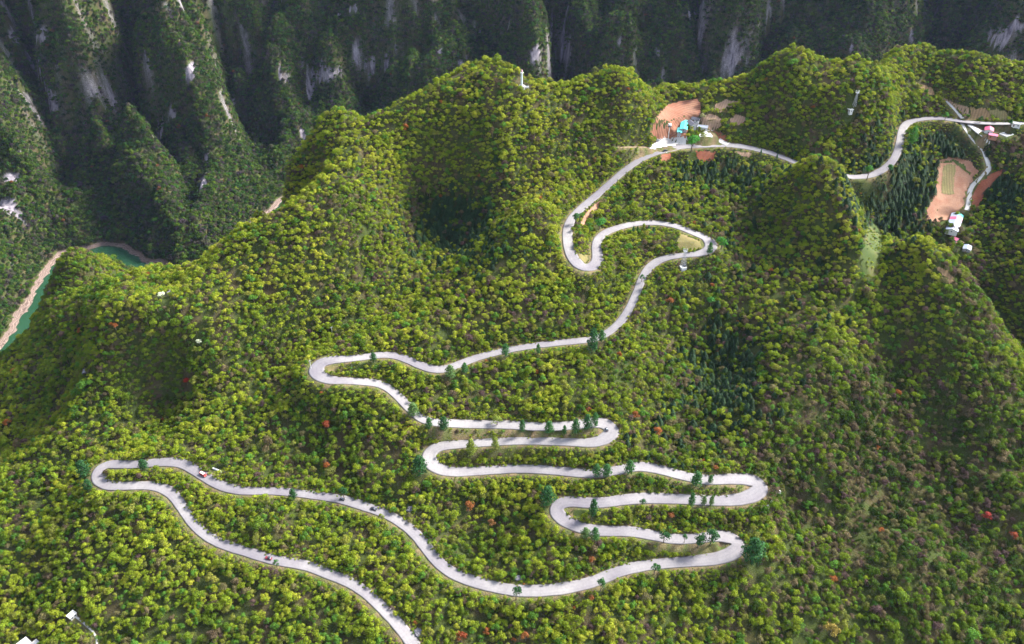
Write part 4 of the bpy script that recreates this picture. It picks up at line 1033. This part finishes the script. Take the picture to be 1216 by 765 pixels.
# guard wall pieces, marker blocks
def slab(name, label, cat, px, py, sx, sy, h, rz, m=M_WHITE):
    x, y, z = site(px, py, max(sx, sy) * .6); e = MB().box(0, 0, -1.2, sx, sy, h + 1.2).build(name, m)
    e.location = (x, y, z); e.rotation_euler = (0, 0, rz); tag(e, label, cat); return e
slab('concrete_wall', "short pale concrete wall in the wood just above the lower traverse", 'wall', 258, 559, 7.5, 1.0, 1.2, R(-25))
slab('concrete_wall', "slanting white concrete wall outside the wide right hairpin", 'wall', 922, 583, 5.5, .6, 1.2, R(-30))
slab('marker_block', "upper one of two small white blocks outside the wide right hairpin", 'marker', 915.5, 597, 1.3, 1.3, 1.6, 0)
slab('marker_block', "lower one of two small white blocks outside the wide right hairpin", 'marker', 911.5, 602.5, 1.6, 1.6, 1.6, 0)
# rock outcrops by the road
def boulder(label, px, py, s, seed, flat=.6):
    x, y, z = site(px, py, s * .9); r = random.Random(seed)
    bm = bmesh.new(); bmesh.ops.create_icosphere(bm, subdivisions=3, radius=1)
    for v in bm.verts:
        k = 1 + .32 * float(perlin(v.co.x * 1.3 + seed, v.co.y * 1.3 + v.co.z, 90)) + .12 * float(perlin(v.co.x * 4 + seed, v.co.y * 4 + v.co.z * 3, 91))
        v.co = Vector((v.co.x * s * k, v.co.y * s * k * .7, v.co.z * s * flat * k))
    me = bpy.data.meshes.new('rock_outcrop'); bm.to_mesh(me); bm.free(); me.materials.append(M_ROCK)
    o = link('rock_outcrop', me); o.location = (x, y, z); o.rotation_euler = (0, 0, r.uniform(0, 3)); tag(o, label, 'rock')
M_ROCK = noisy('limestone', [(.3, (.05, .047, .055)), (.7, (.19, .18, .20))], .8, .9, .6)
boulder("pale rock face above the lower traverse where it bends downhill", 488, 605, 2.8, 1)
boulder("grey rock outcrop on the uphill side of the bottom road", 616, 687, 2.6, 2, .4)
boulder("dark pinkish rock in the wood on the left slope", 103, 441, 3.5, 3)
boulder("pinkish rock beside the white flowering tree on the left ridge", 204, 349, 4, 4, .8)
boulder("brown rocky bank where the road leaves the bottom edge", 497, 752, 3.4, 5, .5)

def vehicle(name, label, px, py, L, Wd, H, col, roofcol, van=False, cat='car'):
    x, y, z = shape_z(px, py); k = int(np.argmin(np.hypot(main[:, 0] - x, main[:, 1] - y)))
    if np.hypot(main[k, 0] - x, main[k, 1] - y) > 12: k = None
    if k is not None:
        d = main[min(k + 3, len(main) - 1)] - main[max(k - 3, 0)]; rz = math.atan2(d[1], d[0]); z = main[k, 2] + .06
        x2, y2 = at_z(px, py, z); x, y = float(x2), float(y2); tilt = math.atan2(d[2], math.hypot(d[0], d[1]))
    else: rz = .4; tilt = 0; z += .35
    e = empty(name, (x, y, z), 0); e.rotation_euler = (0, -tilt, rz); tag(e, label, cat)
    def hull(prof, w0, w1, nm, m, par):
        b = MB(); n = len(prof)
        vs = [(px_, -w0 / 2 if pz < H * .55 else -w1 / 2, pz) for px_, pz in prof] + [(px_, w0 / 2 if pz < H * .55 else w1 / 2, pz) for px_, pz in prof]
        b.add(vs, [tuple(range(n)), tuple(range(2 * n - 1, n - 1, -1))] + [((i + 1) % n, i, n + i, n + (i + 1) % n) for i in range(n)])
        return b.build(nm, m, par)
    h0 = .32
    if van:
        hull([(-L / 2, h0), (L / 2, h0), (L / 2, H * .5), (L * .36, H * .62), (L * .24, H * .97), (-L / 2 + .1, H), (-L / 2, H * .9)], Wd, Wd * .93, 'body', col, e)
        MB().box(-L * .1, 0, H + .004, L * .62, Wd * .8, .08).build('roof', roofcol, e)
        MB().box(L * .325, 0, H * .64, .5, Wd * .84, .55, .92).build('windscreen', M_GLASS, e)
        for s in (-1, 1): MB().box(-.1 * L, s * Wd * .475, H * .58, L * .6, .06, H * .26).build('side_window', M_GLASS, e)
        MB().box(-L / 2 - .01, 0, H * .58, .06, Wd * .75, H * .26).build('rear_window', M_GLASS, e)
    else:
        hull([(-L / 2, h0), (L / 2, h0), (L / 2, H * .5), (L * .22, H * .58), (-L * .36, H * .6), (-L / 2, H * .56)], Wd, Wd * .96, 'body', col, e)
        c = hull([(-L * .38, H * .585), (L * .2, H * .565), (L * .05, H * .97), (-L * .05, H), (-L * .24, H * .96)], Wd * .9, Wd * .78, 'cabin', M_GLASS, e)
        MB().box(-L * .09, 0, H * .985, L * .27, Wd * .74, .06).build('roof', roofcol, e)
    for sx in (-1, 1):
        for sy in (-1, 1):
            w = MB().bar((sx * L * .31, sy * (Wd / 2 - .2), .32), (sx * L * .31, sy * (Wd / 2 + .02), .32), .32, n=14).build('wheel', M_TYRE, e)
            MB().bar((sx * L * .31, sy * (Wd / 2 + .0), .32), (sx * L * .31, sy * (Wd / 2 + .04), .32), .18, n=10).build('rim', M_STEEL, w)
    for sy in (-1, 1):
        MB().box(L / 2, sy * Wd * .36, H * .38, .08, .36, .18).build('headlight', M_WHITE, e)
        MB().box(-L / 2, sy * Wd * .38, H * .4, .08, .3, .2).build('tail_light', M_REDP, e)
    MB().box(L / 2 + .02, 0, h0, .14, Wd * .9, .22).build('bumper', M_DARK, e)
M_ROCKP = None
vehicle('parked_van', "red and white van on the upper lower-left road near the bend", 241.5, 564.5, 5.2, 2.0, 2.1, M_REDP, M_WHITE, True, 'van')
vehicle('car', "dark red car on the lowest road winding to the bottom edge", 319, 663.5, 4.3, 1.8, 1.45, M_MAROON, M_DARK)
vehicle('car', "black car on the long lower traverse between the two green trees", 444, 605, 4.3, 1.8, 1.45, M_DARK, M_DARK)
vehicle('car', "small dark car under the round tree on the lower traverse", 406.5, 593.5, 3.6, 1.6, 1.45, M_DARK, M_DARK)
vehicle('car', "small dark car in the bend of the right middle hairpin", 720.5, 510.5, 3.2, 1.5, 1.4, M_DARK, M_STEEL)
vehicle('car', "dark car at the road edge below the parking area", 790, 179.5, 4.3, 1.8, 1.5, M_DARK, M_DARK)
vehicle('car', "silver-roofed car parked in the left corner of the parking area", 781, 167.5, 4.3, 1.8, 1.5, M_STEEL, M_WHITE)
vehicle('car', "small dark car in the middle of the parking area", 800, 168, 3.6, 1.7, 1.45, M_DARK, M_DARK)
# ------------------------------------------------------------------ the woods
place_trees()
near_T = grow(300, (-900, 900, 130, 1150), 3.55, False)
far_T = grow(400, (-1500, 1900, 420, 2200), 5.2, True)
dist = np.sqrt(near_T['x'] ** 2 + near_T['y'] ** 2 + (CAMZ - near_T['z']) ** 2)
px, py, f = project(near_T['x'], near_T['y'], near_T['z'] + 2)
seen = (px > 4) & (px < PW - 4) & (py > 4) & (py < PH - 3) & ~near_T['conif']
order = np.argsort(np.where(seen, -near_T['r'] / dist * (py > 520), 1e9))[:210]
solo = np.zeros(len(dist), bool); solo[order] = True
KL = {'yellow': ("bright yellow-green round crowned tree, one of the largest in the lower dense wood", 'largest bright yellow-green trees of the wood'),
      'green': ("mid green round crowned tree, one of the largest in the lower dense wood", 'largest mid green trees of the wood'),
      'dark': ("dark green round crowned tree, one of the largest in the lower dense wood", 'largest dark green trees of the wood'),
      'brown': ("brownish sparse crowned tree, one of the largest in the lower dense wood", 'largest brownish trees of the wood')}
for k in order:
    c = near_T['col'][k]; lum = c[1]
    kk = 'brown' if c[0] > c[1] * 1.02 else 'yellow' if lum > .15 else 'green' if lum > .09 else 'dark'
    single_tree('broadleaf_tree', near_T['x'][k], near_T['y'][k], near_T['z'][k] - .1, near_T['r'][k], near_T['st'][k], near_T['rot'][k], int(near_T['v'][k]), c, KL[kk][0], 'tree', KL[kk][1])
near_T['z'] -= .15; far_T['z'] -= .3
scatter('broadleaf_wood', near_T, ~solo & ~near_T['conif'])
SC = scrub(500)
scatter('roadside_scrub', SC, np.ones(len(SC['x']), bool))
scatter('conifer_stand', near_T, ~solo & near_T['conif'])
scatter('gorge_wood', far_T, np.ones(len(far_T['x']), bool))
print('trees', len(dist), len(far_T['x']))

HAZE = .000007
# ------------------------------------------------------------------ light, air, camera settings
SUN_EL, SUN_AZ = 42.0, 66.0                       # azimuth from straight ahead (+Y) towards the right
d = Vector((math.sin(R(SUN_AZ)) * math.cos(R(SUN_EL)), math.cos(R(SUN_AZ)) * math.cos(R(SUN_EL)), math.sin(R(SUN_EL))))
W = bpy.data.worlds.new('World'); bpy.context.scene.world = W; W.use_nodes = True
nt = W.node_tree; sky = nt.nodes.new('ShaderNodeTexSky'); sky.sky_type = 'NISHITA'; sky.sun_disc = False
sky.sun_elevation = R(SUN_EL); sky.sun_rotation = R(SUN_AZ); sky.altitude = 600; sky.dust_density = 1.5
hs = nt.nodes.new('ShaderNodeHueSaturation'); hs.inputs['Saturation'].default_value = .5
nt.links.new(sky.outputs[0], hs.inputs['Color']); nt.links.new(hs.outputs[0], nt.nodes['Background'].inputs[0]); nt.nodes['Background'].inputs[1].default_value = .12
sl = bpy.data.lights.new('sun', 'SUN'); sl.energy = 3.0; sl.angle = R(16.0); sl.color = (1.0, .95, .86)
so = bpy.data.objects.new('sun', sl); C.objects.link(so); so.rotation_euler = d.to_track_quat('Z', 'Y').to_euler(); so.location = (0, 0, 1500)

hz = MB().box(200, 1500, float(GZ.min()) - 30, 6600, 5600, 860 - float(GZ.min())).build('haze', bpy.data.materials.new('haze')); hz['kind'] = 'stuff'
hm = hz.data.materials[0]; hm.use_nodes = True; hm.node_tree.nodes.remove(hm.node_tree.nodes['Principled BSDF'])
pv = hm.node_tree.nodes.new('ShaderNodeVolumePrincipled'); pv.inputs['Color'].default_value = (.45, .55, 1.0, 1); pv.inputs['Density'].default_value = HAZE
hm.node_tree.links.new(pv.outputs[0], hm.node_tree.nodes['Material Output'].inputs['Volume'])

sc = bpy.context.scene
sc.view_settings.view_transform = 'Standard'; sc.view_settings.look = 'None'; sc.view_settings.gamma = 1.0; sc.view_settings.use_curve_mapping = False
sc.view_settings.exposure = 2.68
sc.cycles.max_bounces = 6; sc.cycles.diffuse_bounces = 3; sc.cycles.transmission_bounces = 3; sc.cycles.volume_bounces = 0
sc.cycles.use_denoising = True
sc.render.film_transparent = False
